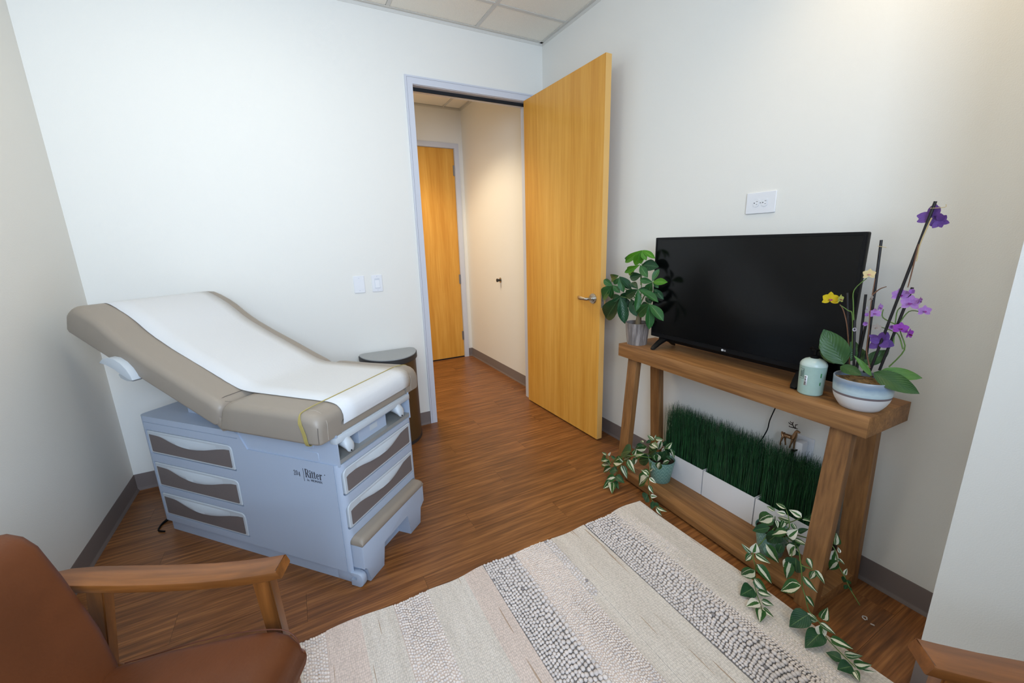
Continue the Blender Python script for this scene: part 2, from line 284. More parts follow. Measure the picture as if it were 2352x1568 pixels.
POT_LEAVES_A=[[-0.26,-1.5366,0.3017,-0.266,-1.4862,0.3152,0.4,'v'],[-0.26,-1.5429,0.3136,-0.2566,-1.5417,0.3363,0.45,'v'],[-0.26,-1.5465,0.3136,-0.2566,-1.5914,0.3293,0.5,'v'],[-0.26,-1.588,0.3242,-0.2438,-1.5479,0.2353,0.28,'w'],[-0.26,-1.6215,0.2889,-0.2527,-1.6467,0.3335,0.5,'v'],[-0.26,-1.6345,0.2949,-0.2428,-1.6699,0.2845,0.35,'p'],[-0.26,-1.6476,0.2979,-0.2457,-1.6689,0.2482,0.38,'v'],[-0.24,-1.5984,0.2668,-0.2204,-1.606,0.2104,0.55,'p'],[-0.26,-1.5604,0.2699,-0.2531,-1.4821,0.2465,0.42,'v'],[-0.28,-1.54,0.2904,-0.2935,-1.5916,0.2918,0.6,'v'],[-0.26,-1.5677,0.2672,-0.2456,-1.4645,0.1714,0.5,'p'],[-0.29,-1.5844,0.2502,-0.2714,-1.5729,0.1846,0.65,'v'],[-0.27,-1.6186,0.2666,-0.2538,-1.5831,0.1967,0.6,'p'],[-0.26,-1.6465,0.2281,-0.2572,-1.5925,0.184,0.35,'v'],[-0.29,-1.6117,0.2123,-0.2814,-1.5891,0.1498,0.5,'v'],[-0.26,-1.4839,0.2351,-0.2716,-1.3984,0.188,0.4,'v'],[-0.32,-1.5108,0.2911,-0.3067,-1.4826,0.292,0.5,'v'],[-0.4,-1.5054,0.2591,-0.3971,-1.4141,0.2094,0.75,'p'],[-0.4,-1.5232,0.2463,-0.4086,-1.5478,0.293,0.45,'v'],[-0.34,-1.4718,0.2018,-0.3575,-1.5485,0.2523,0.5,'v'],[-0.4,-1.5088,0.2334,-0.3858,-1.4225,0.166,0.4,'v'],[-0.36,-1.4884,0.203,-0.3404,-1.4799,0.14,0.55,'v'],[-0.42,-1.5041,0.2126,-0.4365,-1.5732,0.1735,0.4,'v'],[-0.4,-1.448,0.1638,-0.388,-1.3396,0.1116,0.5,'v'],[-0.4,-1.4352,0.1385,-0.4036,-1.4907,0.0864,0.45,'v'],[-0.4,-1.45,0.1648,-0.414,-1.4193,0.1884,0.35,'v'],[-0.4,-1.3081,0.1392,-0.4082,-1.2749,0.15,0.4,'v'],[-0.4,-1.3247,0.1455,-0.3892,-1.3298,0.1678,0.4,'w'],[-0.4,-1.3444,0.0961,-0.3851,-1.2345,0.0469,0.4,'v'],[-0.4,-1.3261,0.1134,-0.4182,-1.2759,0.0974,0.4,'v'],[-0.4,-1.3536,0.0844,-0.409,-1.2796,0.015,0.3,'v'],[-0.4,-1.4047,0.0878,-0.4182,-1.3491,0.0646,0.75,'p'],[-0.26,-1.5125,0.1733,-0.2513,-1.4047,0.1101,0.5,'p'],[-0.28,-1.5424,0.1782,-0.2868,-1.5767,0.142,0.5,'v'],[-0.4,-1.6387,0.1912,-0.3848,-1.5719,0.1792,0.42,'v'],[-0.26,-1.5566,0.1234,-0.2408,-1.5783,0.0865,0.4,'p'],[-0.28,-1.5588,0.1524,-0.2798,-1.5245,0.1128,0.5,'w'],[-0.4,-1.304,0.1092,-0.3801,-1.2353,0.0904,0.6,'p'],[-0.4,-1.3846,0.1549,-0.4076,-1.3503,0.1599,0.5,'p'],[-0.32,-1.5078,0.2807,-0.3369,-1.4767,0.2621,0.5,'p'],[-0.23,-1.5679,0.2742,-0.226,-1.5859,0.3113,0.5,'p'],[-0.24,-1.4936,0.2777,-0.2587,-1.4756,0.256,0.5,'p'],[-0.25,-1.5622,0.2161,-0.2621,-1.5328,0.1776,0.5,'p'],[-0.25,-1.6129,0.2403,-0.2537,-1.6504,0.2356,0.5,'p'],[-0.42,-1.4131,0.0571,-0.4462,-1.3583,0.02,0.55,'v'],[-0.4314,-1.3892,0.02,-0.5083,-1.4182,0.02,0.5,'v'],[-0.4338,-1.3951,0.02,-0.4948,-1.4713,0.02,0.45,'v'],[-0.42,-1.4023,0.0235,-0.4413,-1.4618,0.02,0.5,'p'],[-0.42,-1.4157,0.0663,-0.4237,-1.4848,0.0635,0.55,'p'],[-0.42,-1.658,0.1949,-0.4108,-1.5626,0.084,0.42,'v'],[-0.42,-1.6628,0.1868,-0.4121,-1.699,0.1722,0.45,'w'],[-0.42,-1.6542,0.1894,-0.4224,-1.604,0.2082,0.42,'v'],[-0.42,-1.6616,0.1434,-0.4208,-1.6936,0.1119,0.45,'v'],[-0.42,-1.657,0.0868,-0.4196,-1.6373,0.0274,0.8,'p'],[-0.42,-1.6779,0.0882,-0.4171,-1.7126,0.1061,0.5,'w'],[-0.42,-1.6958,0.07,-0.4264,-1.6954,0.02,0.5,'p'],[-0.42,-1.7218,0.0499,-0.4188,-1.7793,0.0591,0.3,'v'],[-0.42,-1.7182,0.0441,-0.421,-1.7554,0.02,0.35,'v'],[-0.42,-1.712,0.0726,-0.4112,-1.7258,0.0492,0.6,'p']]
VINES_A=[[[-0.217,-1.557,0.18],[-0.26,-1.5106,0.2006],[-0.34,-1.5375,0.2421],[-0.4,-1.5234,0.2434],[-0.4,-1.4498,0.1678],[-0.4,-1.4125,0.0982],[-0.4,-1.3823,0.0238],[-0.41,-1.4002,0.051],[-0.4296,-1.3976,0.02]],[[-0.217,-1.557,0.18],[-0.26,-1.5309,0.176],[-0.4,-1.6418,0.1957],[-0.41,-1.6467,0.1822],[-0.41,-1.65,0.1338],[-0.41,-1.6599,0.0887],[-0.41,-1.6875,0.0542],[-0.41,-1.7136,0.0341]],[[-0.217,-1.557,0.18],[-0.4,-1.5235,0.2405],[-0.4,-1.3766,0.1446],[-0.4,-1.344,0.1058],[-0.4,-1.3159,0.1446]],[[-0.217,-1.557,0.18],[-0.26,-1.548,0.2429],[-0.26,-1.5448,0.2872],[-0.26,-1.543,0.3121]],[[-0.217,-1.557,0.18],[-0.26,-1.6021,0.274],[-0.26,-1.6345,0.2949]],[[-0.217,-1.557,0.18],[-0.26,-1.4971,0.2348],[-0.34,-1.5301,0.299]]]
POT_LEAVES_B=[[-0.32,-2.2229,0.2815,-0.3198,-2.1651,0.215,0.6,'v'],[-0.29,-2.2122,0.2865,-0.2921,-2.1779,0.2908,0.45,'v'],[-0.32,-2.2652,0.3416,-0.3134,-2.2194,0.339,0.35,'v'],[-0.32,-2.268,0.3187,-0.3279,-2.2358,0.3123,0.5,'w'],[-0.32,-2.3232,0.3405,-0.326,-2.2789,0.3496,0.5,'w'],[-0.32,-2.2887,0.2991,-0.3057,-2.2277,0.2736,0.3,'v'],[-0.32,-2.3265,0.3319,-0.3194,-2.3583,0.3455,0.35,'v'],[-0.29,-2.3282,0.3162,-0.2885,-2.3426,0.3571,0.5,'p'],[-0.32,-2.2363,0.2704,-0.3347,-2.2539,0.2538,0.4,'w'],[-0.32,-2.2648,0.289,-0.3225,-2.2599,0.2447,0.5,'v'],[-0.32,-2.2935,0.2968,-0.3176,-2.3145,0.2689,0.45,'v'],[-0.32,-2.2176,0.2237,-0.3344,-2.1514,0.1698,0.38,'p'],[-0.34,-2.2954,0.2608,-0.3365,-2.2269,0.2065,0.4,'v'],[-0.34,-2.3,0.2419,-0.336,-2.3216,0.2902,0.6,'w'],[-0.32,-2.3108,0.2314,-0.3332,-2.3598,0.249,0.35,'v'],[-0.32,-2.2556,0.2295,-0.3162,-2.2104,0.1381,0.5,'p'],[-0.32,-2.3292,0.2087,-0.321,-2.2756,0.187,0.4,'p'],[-0.34,-2.3249,0.2222,-0.3346,-2.3019,0.1555,0.5,'w'],[-0.32,-2.2689,0.179,-0.3244,-2.2606,0.1314,0.6,'p'],[-0.34,-2.2179,0.1534,-0.3338,-2.2756,0.0987,0.5,'v'],[-0.44,-2.2309,0.1618,-0.4329,-2.2316,0.2035,0.75,'w'],[-0.44,-2.2241,0.1567,-0.4543,-2.1861,0.178,0.4,'v'],[-0.44,-2.2248,0.1504,-0.4532,-2.2071,0.1121,0.55,'v'],[-0.44,-2.2375,0.161,-0.4347,-2.2919,0.1598,0.45,'v'],[-0.45,-2.252,0.1311,-0.4361,-2.3131,0.0824,0.45,'v'],[-0.45,-2.2478,0.0992,-0.4575,-2.2003,0.0339,0.55,'v'],[-0.45,-2.25,0.0634,-0.4513,-2.3071,0.0359,0.5,'v'],[-0.466,-2.2599,0.03,-0.5348,-2.2555,0.03,0.75,'p'],[-0.4628,-2.2765,0.03,-0.4554,-2.3226,0.0435,0.45,'v'],[-0.5089,-2.3107,0.03,-0.5634,-2.2953,0.03,0.6,'w'],[-0.4937,-2.3099,0.03,-0.4759,-2.3462,0.03,0.5,'v'],[-0.5207,-2.3319,0.03,-0.5272,-2.3739,0.03,0.4,'v'],[-0.5318,-2.3304,0.03,-0.5832,-2.36,0.03,0.55,'v'],[-0.43,-2.3525,0.2165,-0.436,-2.3357,0.1782,0.5,'w'],[-0.43,-2.359,0.2162,-0.4337,-2.3552,0.1313,0.35,'v'],[-0.43,-2.3725,0.2424,-0.4218,-2.3771,0.1724,0.85,'p'],[-0.46,-2.4157,0.1732,-0.4742,-2.3528,0.1079,0.5,'v'],[-0.46,-2.4184,0.2905,-0.4579,-2.4411,0.2631,0.6,'v'],[-0.46,-2.4472,0.2629,-0.4529,-2.4827,0.2314,0.38,'v'],[-0.46,-2.4464,0.2598,-0.4657,-2.4415,0.2196,0.5,'v'],[-0.46,-2.4166,0.2129,-0.4683,-2.4685,0.1901,0.33,'v'],[-0.46,-2.4342,0.1448,-0.4509,-2.463,0.1148,0.42,'v'],[-0.46,-2.454,0.084,-0.5169,-2.4222,0.03,0.65,'p'],[-0.46,-2.4813,0.0773,-0.4694,-2.4355,0.0796,0.5,'v'],[-0.46,-2.4947,0.0963,-0.4619,-2.5015,0.1512,0.5,'v'],[-0.46,-2.4872,0.0761,-0.4541,-2.534,0.0723,0.42,'v'],[-0.46,-2.4898,0.0708,-0.4719,-2.5083,0.0322,0.7,'w'],[-0.46,-2.4969,0.0464,-0.5451,-2.4932,0.03,0.6,'p'],[-0.46,-2.5245,0.0481,-0.465,-2.5855,0.0721,0.4,'v'],[-0.4936,-2.576,0.03,-0.506,-2.5358,0.03,0.75,'p'],[-0.4888,-2.6016,0.03,-0.5359,-2.5841,0.03,0.75,'p'],[-0.464,-2.5691,0.03,-0.4493,-2.6099,0.0548,0.4,'v'],[-0.4751,-2.6011,0.03,-0.4699,-2.6394,0.0641,0.45,'v'],[-0.4751,-2.6183,0.03,-0.4649,-2.6536,0.0475,0.22,'w'],[-0.4963,-2.6108,0.03,-0.5221,-2.6352,0.03,0.6,'v'],[-0.3,-2.3104,0.2563,-0.2885,-2.3357,0.2854,0.5,'p'],[-0.3,-2.2456,0.2575,-0.3015,-2.2135,0.2079,0.5,'p'],[-0.32,-2.3035,0.1814,-0.3282,-2.343,0.1865,0.5,'p'],[-0.3,-2.2271,0.1699,-0.3114,-2.2019,0.1863,0.5,'p'],[-0.32,-2.3317,0.2408,-0.3191,-2.3012,0.1963,0.5,'p'],[-0.27,-2.4239,0.2674,-0.2762,-2.4224,0.3186,0.5,'v'],[-0.27,-2.424,0.1944,-0.2639,-2.4215,0.2419,0.7,'w'],[-0.27,-2.4396,0.2447,-0.2632,-2.4297,0.2599,0.5,'w'],[-0.27,-2.4389,0.2097,-0.2763,-2.4174,0.1552,0.5,'v'],[-0.27,-2.4376,0.2193,-0.2744,-2.4615,0.2148,0.4,'v'],[-0.27,-2.4665,0.1702,-0.2639,-2.4661,0.1947,0.5,'w'],[-0.27,-2.4696,0.162,-0.2672,-2.4627,0.1335,0.6,'p'],[-0.27,-2.4777,0.1581,-0.2639,-2.4852,0.1401,0.6,'p'],[-0.27,-2.477,0.1361,-0.2731,-2.4739,0.1134,0.6,'p'],[-0.27,-2.4852,0.1323,-0.2774,-2.498,0.1308,0.5,'p']]
VINES_B=[[[-0.25,-2.2,0.18],[-0.32,-2.2318,0.2275],[-0.32,-2.1967,0.1447],[-0.44,-2.229,0.1575],[-0.44,-2.245,0.1039],[-0.45,-2.2509,0.0554],[-0.4673,-2.2735,0.025],[-0.5077,-2.3152,0.025],[-0.5246,-2.3302,0.025]],[[-0.25,-2.2,0.18],[-0.32,-2.3175,0.214],[-0.44,-2.3943,0.2427],[-0.45,-2.4082,0.2065],[-0.45,-2.4161,0.1609],[-0.46,-2.4341,0.1395],[-0.46,-2.4528,0.0934],[-0.46,-2.4869,0.0784],[-0.46,-2.5125,0.0412],[-0.4636,-2.5598,0.025],[-0.4725,-2.5879,0.025],[-0.4786,-2.6073,0.025]],[[-0.25,-2.2,0.18],[-0.27,-2.39,0.251],[-0.27,-2.4156,0.2561],[-0.27,-2.4313,0.2279],[-0.27,-2.442,0.1934],[-0.27,-2.4655,0.164],[-0.27,-2.4899,0.1256],[-0.27,-2.5033,0.1105],[-0.27,-2.5244,0.0866]],[[-0.25,-2.2,0.18],[-0.32,-2.2842,0.2629],[-0.32,-2.2778,0.3139],[-0.32,-2.2655,0.3391]],[[-0.25,-2.2,0.18],[-0.32,-2.3016,0.1969],[-0.42,-2.3539,0.2132]],[[-0.45,-2.3997,0.2411],[-0.46,-2.4417,0.261]],[[-0.25,-2.2,0.18],[-0.32,-2.2299,0.2832]],[[-0.25,-2.2,0.18],[-0.32,-2.3236,0.338]]]
ORCHID_LEAVES=[[-0.26,-2.3499,0.9463,-0.275,-2.2796,1.0607,0.56,'o'],[-0.23,-2.309,0.9334,-0.215,-2.2451,0.9933,0.4,'o'],[-0.22,-2.3492,0.9508,-0.195,-2.3427,1.0239,0.6,'o'],[-0.225,-2.3957,0.9522,-0.205,-2.4445,1.0109,0.5,'o'],[-0.265,-2.343,0.9387,-0.285,-2.4119,0.9331,0.5,'o'],[-0.27,-2.4357,0.9296,-0.295,-2.3912,0.9934,0.2,'l'],[-0.26,-2.4359,0.9406,-0.275,-2.5573,0.9115,0.42,'o'],[-0.23,-2.4414,0.9412,-0.215,-2.5411,0.9452,0.38,'l'],[-0.215,-2.3855,0.9457,-0.185,-2.3656,0.9984,0.5,'o']]
STAKES=[[[-0.245,-2.498,1.4748],[-0.235,-2.4152,0.9276]],[[-0.22,-2.3781,1.3673],[-0.22,-2.3963,0.923]],[[-0.22,-2.4774,1.222],[-0.22,-2.436,0.9414]],[[-0.26,-2.3595,1.1052],[-0.26,-2.3813,0.9337]],[[-0.2,-2.3698,1.0925],[-0.21,-2.3682,0.9216]],[[-0.2,-2.3545,1.1868],[-0.2,-2.3669,0.9196]],[[-0.22,-2.3088,1.1901],[-0.22,-2.3521,0.9191]]]
SPIKES=[[[-0.245,-2.4185,0.9487],[-0.245,-2.4014,1.0041],[-0.245,-2.3991,1.0548],[-0.245,-2.3902,1.1594],[-0.23,-2.3837,1.2437]],[[-0.22,-2.4588,0.9595],[-0.22,-2.4885,1.024],[-0.22,-2.4732,1.0712],[-0.22,-2.4666,1.0857]],[[-0.22,-2.4846,1.0246],[-0.22,-2.4665,1.0685],[-0.22,-2.4441,1.0804],[-0.22,-2.4145,1.0871]],[[-0.22,-2.4586,1.0365],[-0.22,-2.4536,1.0993],[-0.22,-2.4529,1.1476],[-0.22,-2.4696,1.1651]],[[-0.22,-2.4608,1.0804],[-0.22,-2.4634,1.1066],[-0.22,-2.4808,1.1471],[-0.22,-2.5063,1.1498]],[[-0.22,-2.4555,1.1011],[-0.22,-2.4191,1.1186],[-0.22,-2.4162,1.1457]],[[-0.245,-2.3644,0.9267],[-0.245,-2.3389,1.062],[-0.245,-2.3181,1.1279],[-0.245,-2.3032,1.1505]],[[-0.245,-2.3611,1.0044],[-0.245,-2.345,1.118],[-0.245,-2.3303,1.1326],[-0.245,-2.3034,1.149]],[[-0.245,-2.3575,1.0653],[-0.245,-2.3425,1.1537],[-0.245,-2.3379,1.2037],[-0.245,-2.3667,1.245]],[[-0.245,-2.3901,1.1925],[-0.245,-2.4056,1.2124],[-0.245,-2.4222,1.2221]],[[-0.245,-2.4796,1.3546],[-0.245,-2.4766,1.2637],[-0.245,-2.4745,1.2236]],[[-0.245,-2.497,1.4289],[-0.245,-2.4894,1.3922],[-0.245,-2.4826,1.3482],[-0.245,-2.4826,1.3032]]]
TWINE=[[[-0.248,-2.4899,1.4562],[-0.248,-2.5213,1.456],[-0.248,-2.5227,1.4642]],[[-0.225,-2.3733,1.3482],[-0.225,-2.3965,1.344]]]
FLOWERS=[[-0.26,-2.2785,1.1675,0.0263,'yellow',0],[-0.26,-2.3071,1.1706,0.0168,'pale_yellow',1],[-0.26,-2.3766,1.2592,0.0183,'cream',0],[-0.235,-2.457,1.1982,0.0236,'lilac',0],[-0.235,-2.4837,1.2089,0.0127,'lilac',2],[-0.235,-2.4858,1.1752,0.0256,'lilac',0],[-0.235,-2.5038,1.184,0.0138,'lilac_dark',1],[-0.235,-2.5194,1.1551,0.0183,'lilac',0],[-0.235,-2.4106,1.1522,0.0147,'lilac',1],[-0.235,-2.401,1.1307,0.0173,'lilac',0],[-0.26,-2.3893,1.1258,0.0099,'lilac',2],[-0.26,-2.3897,1.098,0.0112,'lilac',2],[-0.26,-2.385,1.1471,0.0111,'white',1],[-0.26,-2.3917,1.1824,0.0135,'dry',1],[-0.235,-2.4123,1.0855,0.0136,'dry',1],[-0.235,-2.4496,1.0933,0.0121,'lilac',2],[-0.235,-2.4732,1.0916,0.0214,'purple',0],[-0.235,-2.4954,1.0786,0.0188,'purple',1],[-0.235,-2.4313,1.0433,0.0333,'violet',3],[-0.235,-2.4933,1.4328,0.0298,'violet',3],[-0.235,-2.5144,1.4181,0.024,'violet',3],[-0.26,-2.3641,1.0729,0.0102,'white',2]]
CORD=[[-0.012,-2.0256,0.6599],[-0.02,-2.0168,0.6091],[-0.03,-2.0059,0.5483],[-0.03,-2.0012,0.5021],[-0.03,-1.9846,0.45],[-0.03,-1.9688,0.404],[-0.03,-1.9703,0.316]]
DEER={'body':[[-0.06,-2.085,0.5198],[-0.06,-2.0929,0.5202],[-0.06,-2.1083,0.5222],[-0.06,-2.1251,0.522],[-0.06,-2.136,0.5267]],'neck':[[-0.06,-2.1348,0.5262],[-0.06,-2.1366,0.5416],[-0.06,-2.1372,0.552]],'head':[[-0.06,-2.1324,0.5544],[-0.06,-2.141,0.5565],[-0.06,-2.155,0.5536]],'legs':[[[-0.06,-2.089,0.5095],[-0.06,-2.0858,0.4916],[-0.06,-2.0833,0.4799],[-0.06,-2.0838,0.465]],[[-0.06,-2.0927,0.5111],[-0.06,-2.0948,0.494],[-0.06,-2.0977,0.4818],[-0.06,-2.0999,0.4692]],[[-0.06,-2.1302,0.5124],[-0.06,-2.1283,0.4968],[-0.06,-2.1257,0.4868],[-0.06,-2.1228,0.4691]],[[-0.06,-2.1346,0.5173],[-0.06,-2.1335,0.4962],[-0.06,-2.1344,0.4788],[-0.06,-2.1346,0.467]]],'antlers':[[[-0.06,-2.1324,0.5645],[-0.06,-2.1254,0.5704],[-0.06,-2.1207,0.5773],[-0.06,-2.1184,0.5851],[-0.06,-2.1106,0.5864],[-0.06,-2.1081,0.5912]],[[-0.06,-2.1207,0.5773],[-0.06,-2.1117,0.578],[-0.06,-2.105,0.5798],[-0.06,-2.1031,0.5849]],[[-0.06,-2.1259,0.5663],[-0.06,-2.1171,0.5656],[-0.06,-2.1082,0.5649],[-0.06,-2.1058,0.5684]],[[-0.06,-2.1186,0.5837],[-0.06,-2.1208,0.5918]],[[-0.06,-2.1348,0.5655],[-0.06,-2.1312,0.5742],[-0.06,-2.1306,0.5841]],[[-0.06,-2.1309,0.5813],[-0.06,-2.1361,0.5848],[-0.06,-2.1402,0.5872]],[[-0.06,-2.1366,0.5663],[-0.06,-2.1419,0.5684]]],'tail':[[-0.06,-2.084,0.5284]],'plate':[[-0.004,-2.1366,0.508],[-0.004,-2.1589,0.5102],[-0.004,-2.1615,0.452]],'fuse':[[-0.03,-2.1391,0.4459]]}
TVLOGO=[[-0.181,-1.8382,0.8717],[-0.181,-1.8558,0.8735]]
# ================================================ ROOM
H=2.855; XL=-2.905; YR=-4.1; XC=-.369; YC=-2.709; HY=1.71; HX=-2.4; WT=.12
LO,RO=-1.033,-.122        # door opening jamb faces
def wall(name,bxs,m=PAINT):
    bm=bmesh.new()
    for b in bxs: bm_box(bm,*b)
    return struct(bm_obj(name,bm,m))
wall('wall_back',[(XL-WT,LO,0,WT,0,H+.1),(RO,0,0,WT,0,H+.1),(LO,RO,0,WT,2.44,H+.1)])
wall('wall_left',[(XL-WT,XL,YR-WT,0,0,H+.1)])
wall('wall_right',[(0,WT,YC,0,0,H+.1)])
wall('wall_column',[(XC,WT,YR-WT,YC,0,H+.1)])
wall('wall_front',[(XL,-2.68,YR-WT,YR,0,H+.1),(-1.02,XC,YR-WT,YR,0,H+.1),(-2.68,-1.02,YR-WT,YR,0,1.08),(-2.68,-1.02,YR-WT,YR,2.64,H+.1)])
wall('wall_hall_right',[(0,WT,0,HY+WT,0,H+.1)])
D2L,D2R=-1.03,-.103
wall('wall_hall_back',[(HX,D2L,HY,HY+WT,0,H+.1),(D2R,0,HY,HY+WT,0,H+.1),(D2L,D2R,HY,HY+WT,2.44,H+.1)])
wall('wall_hall_left',[(HX-WT,HX,WT,HY+WT,0,H+.1)])
# floor: one slab with separate planks laid along x
fl=struct(box('floor',XL-.1,.1,YR-.1,HY+.1,-.08,-.008,mat('subfloor',S((60,40,24)),.9)))
PW,PL=.1524,1.2192
row=0; y=YR
while y<HY-.001:
    y1=min(y+PW,HY); off=(row*.37*PL)%PL; x=XL-off; xlo=XL if y<0 else HX
    while x<0:
        a=max(x,xlo); b=min(x+PL,0)
        if b-a>.01:
            bm=bmesh.new(); bm_box(bm,-(b-a)/2+.0004,(b-a)/2-.0004,-(y1-y)/2+.0004,(y1-y)/2-.0004,-.008,0)
            o=bm_obj('plank',bm,FLOOR,fl); o.location=((a+b)/2,(y+y1)/2,0)
        x+=PL
    y=y1; row+=1
# ceiling with lay-in tiles
T=.61
ce=struct(box('ceiling',XL-.1,.1,YR-.1,HY+.1,H+.03,H+.1,mat('plenum',S((200,196,188)),.9)))
xs=[0]+[-.55-i*T for i in range(5) if -.55-i*T>XL]+[XL]; ys=[0]+[-.33-i*T for i in range(8) if -.33-i*T>YR]+[YR]
gb=bmesh.new()
for x in xs[1:-1]: bm_box(gb,x-.012,x+.012,YR,0,H-.002,H+.02)
for y in ys[1:-1]: bm_box(gb,XL,0,y-.012,y+.012,H-.0015,H+.02)
LAMPS=[(3,2)]
for i in range(len(xs)-1):
    for j in range(len(ys)-1):
        x1,x0,y1,y0=xs[i],xs[i+1],ys[j],ys[j+1]
        if (i,j) in LAMPS: lampbox=(x0,x1,y0,y1); continue
        bm=bmesh.new(); bm_box(bm,x0+.014,x1-.014,y0+.014,y1-.014,H+.001,H+.018); o=bm_obj('ceiling_tile',bm,CEIL,ce)
# hall ceiling
hx=[0,-.2,-.81,-1.42,-2.03,HX]; hy=[HY,HY-.42,HY-.42-T,WT]
for x in hx[1:-1]: bm_box(gb,x-.012,x+.012,WT,HY,H-.002,H+.02)
for y in hy[1:-1]: bm_box(gb,HX,0,y-.012,y+.012,H-.0015,H+.02)
for i in range(len(hx)-1):
    for j in range(len(hy)-1):
        bm=bmesh.new(); bm_box(bm,hx[i+1]+.014,hx[i]-.014,hy[j+1]+.014,hy[j]-.014,H+.001,H+.018); bm_obj('ceiling_tile',bm,CEIL,ce)
bm_obj('grid_bar',gb,GRID,ce)
# wall angle under the ceiling
tb=bmesh.new()
for b in [(XL,0,-.002,0,H-.022,H),(XL,XL+.002,YR,0,H-.022,H),(-.002,0,YC,0,H-.022,H),(XC-.002,XC,YR,YC,H-.022,H),(-.002,0,WT,HY,H-.022,H),(HX,0,HY-.002,HY,H-.022,H),
    (XL,0,-.024,-.002,H-.003,H-.0005),(-.024,-.002,YC,0,H-.003,H-.0005),(-.024,-.002,WT,HY,H-.003,H-.0005),(XL+.002,XL+.024,YR,0,H-.003,H-.0005)]: bm_box(tb,*b)
struct(bm_obj('trim_1',tb,GRID))
e=empty('ceiling_light',((lampbox[0]+lampbox[1])/2,(lampbox[2]+lampbox[3])/2,H)); tag(e,'square recessed ceiling light panel in the tile grid','ceiling light')
EM=bpy.data.materials.new('lamp_diffuser'); EM.use_nodes=True; q=EM.node_tree.nodes['Principled BSDF']; q.inputs['Emission Color'].default_value=(1,.91,.74,1); q.inputs['Emission Strength'].default_value=CEILING_LAMP
box('diffuser',-.27,.27,-.27,.27,.002,.006,EM,e); 
fb=bmesh.new(); 
for b in [(-.29,-.27),(.27,.29)]: bm_box(fb,b[0],b[1],-.29,.29,0,.016); bm_box(fb,-.27,.27,b[0],b[1],0,.016)
bm_obj('lamp_frame',fb,GRID,e)
# cove base
def cove(name,p0,p1,n,m=BASE):
    p0,p1=Vector((*p0,0)),Vector((*p1,0)); n=Vector((*n,0))
    prof=[(0,0),(.014,0),(.0135,.003),(.006,.010),(.0035,.016),(.003,.098),(.0015,.1016),(0,.1016)]
    bm=bmesh.new(); a=[bm.verts.new(p0+n*d+Vector((0,0,z))) for d,z in prof]; b=[bm.verts.new(p1+n*d+Vector((0,0,z))) for d,z in prof]; k=len(prof)
    bm.faces.new(a); bm.faces.new(b[::-1])
    for i in range(k): bm.faces.new((a[i],a[(i+1)%k],b[(i+1)%k],b[i]))
    return struct(bm_obj(name,bm,m,None,50))
cove('baseboard_back',(XL,0),(LO-.0508,0),(0,-1)); cove('baseboard_left',(XL,YR),(XL,-.001),(1,0)); cove('baseboard_right',(0,YC),(0,0),(-1,0))
cove('baseboard_column',(XC,YR),(XC,YC),(-1,0)); cove('baseboard_hall_right',(0,WT+.02),(0,HY),(-1,0)); cove('baseboard_hall_back',(D2R+.05,HY),(0,HY),(0,-1))
cove('baseboard_hall_left',(HX,HY),(D2L-.05,HY),(0,-1))
# window behind the camera
w=struct(empty('window_1',(-1.85,YR-.06,1.08))); bm=bmesh.new()
for b in [(-.83,-.79,-.04,.04,0,1.56),(.79,.83,-.04,.04,0,1.56),(-.79,.79,-.04,.04,0,.04),(-.79,.79,-.04,.04,1.52,1.56),(-.02,.02,-.04,.04,.04,1.52)]: bm_box(bm,*b)
bm_obj('window_frame',bm,mat('bronze_aluminium',S((70,66,60)),.4,metal=.6),w)
GLASS=mat('window_glass',(1,1,1,1),.0,trans=1,ior=1.45)
for a in (-1,1): box('window_pane',min(a*.02,a*.79),max(a*.02,a*.79),-.003,.003,.04,1.52,GLASS,w)
box('window_sill',-.86,.86,.04,.14,-.03,0,WHITE,w,bev=.004)
# ---- door_1: frame, open leaf
def doorframe(e,x0,x1,yf,yb,zt,side):
    """steel frame: face on the side facing -y at yf; rabbet, stop, soffit"""
    g=bmesh.new(); FW=.0508
    # casings with a shallow step
    for a,b in ((x0-FW,x0),(x1,x1+FW)):
        bm_box(g,a,b,yf-.012,yf+.004,0,zt+FW)
        bm_box(g,a,b,yb-.004,yb+.012,0,zt+FW)
    bm_box(g,x0,x1,yf-.012,yf+.004,zt,zt+FW); bm_box(g,x0,x1,yb-.004,yb+.012,zt,zt+FW)
    bm_box(g,x0-.004,x0+.002,yf,yb,0,zt); bm_box(g,x1-.002,x1+.004,yf,yb,0,zt); bm_box(g,x0,x1,yf,yb,zt-.002,zt+.004)
    if side:  # stop 16 mm proud
        bm_box(g,x0,x0+.016,yf+.05,yb-.012,0,zt); bm_box(g,x1-.016,x1,yf+.05,yb-.012,0,zt); bm_box(g,x0,x1,yf+.05,yb-.012,zt-.016,zt)
    bm_obj('door_frame',g,FRAME,e)
d1=struct(empty('door_1',(0,0,0)))
doorframe(d1,LO,RO,0,WT,2.4384,True)
bm=bmesh.new(); bm_box(bm,LO+.016,RO-.016,.043,.05,2.414,2.4384); bm_box(bm,LO,LO+.004,.03,.034,0,0.001); bm_obj('door_seal',bm,DARK,d1)
bm=bmesh.new(); bm_box(bm,LO-.0508+.012,LO-.0508+.0135,-.0125,-.0118,0,2.478); bm_box(bm,LO-.0508+.012,RO+.0508-.012,-.0125,-.0118,2.477,2.4785); bm_obj('casing_seam',bm,mat('seam_grey',S((120,126,140)),.6),d1)
box('strike_plate',LO+.002,LO+.0035,.012,.03,.97,1.07,STEEL,d1)
th=1.5929; hp=Vector((-.1738,-.003,0)); dv=Vector((-math.cos(th),-math.sin(th),0))
lf=empty('door_leaf_pivot',hp,math.atan2(dv.y,dv.x),d1)
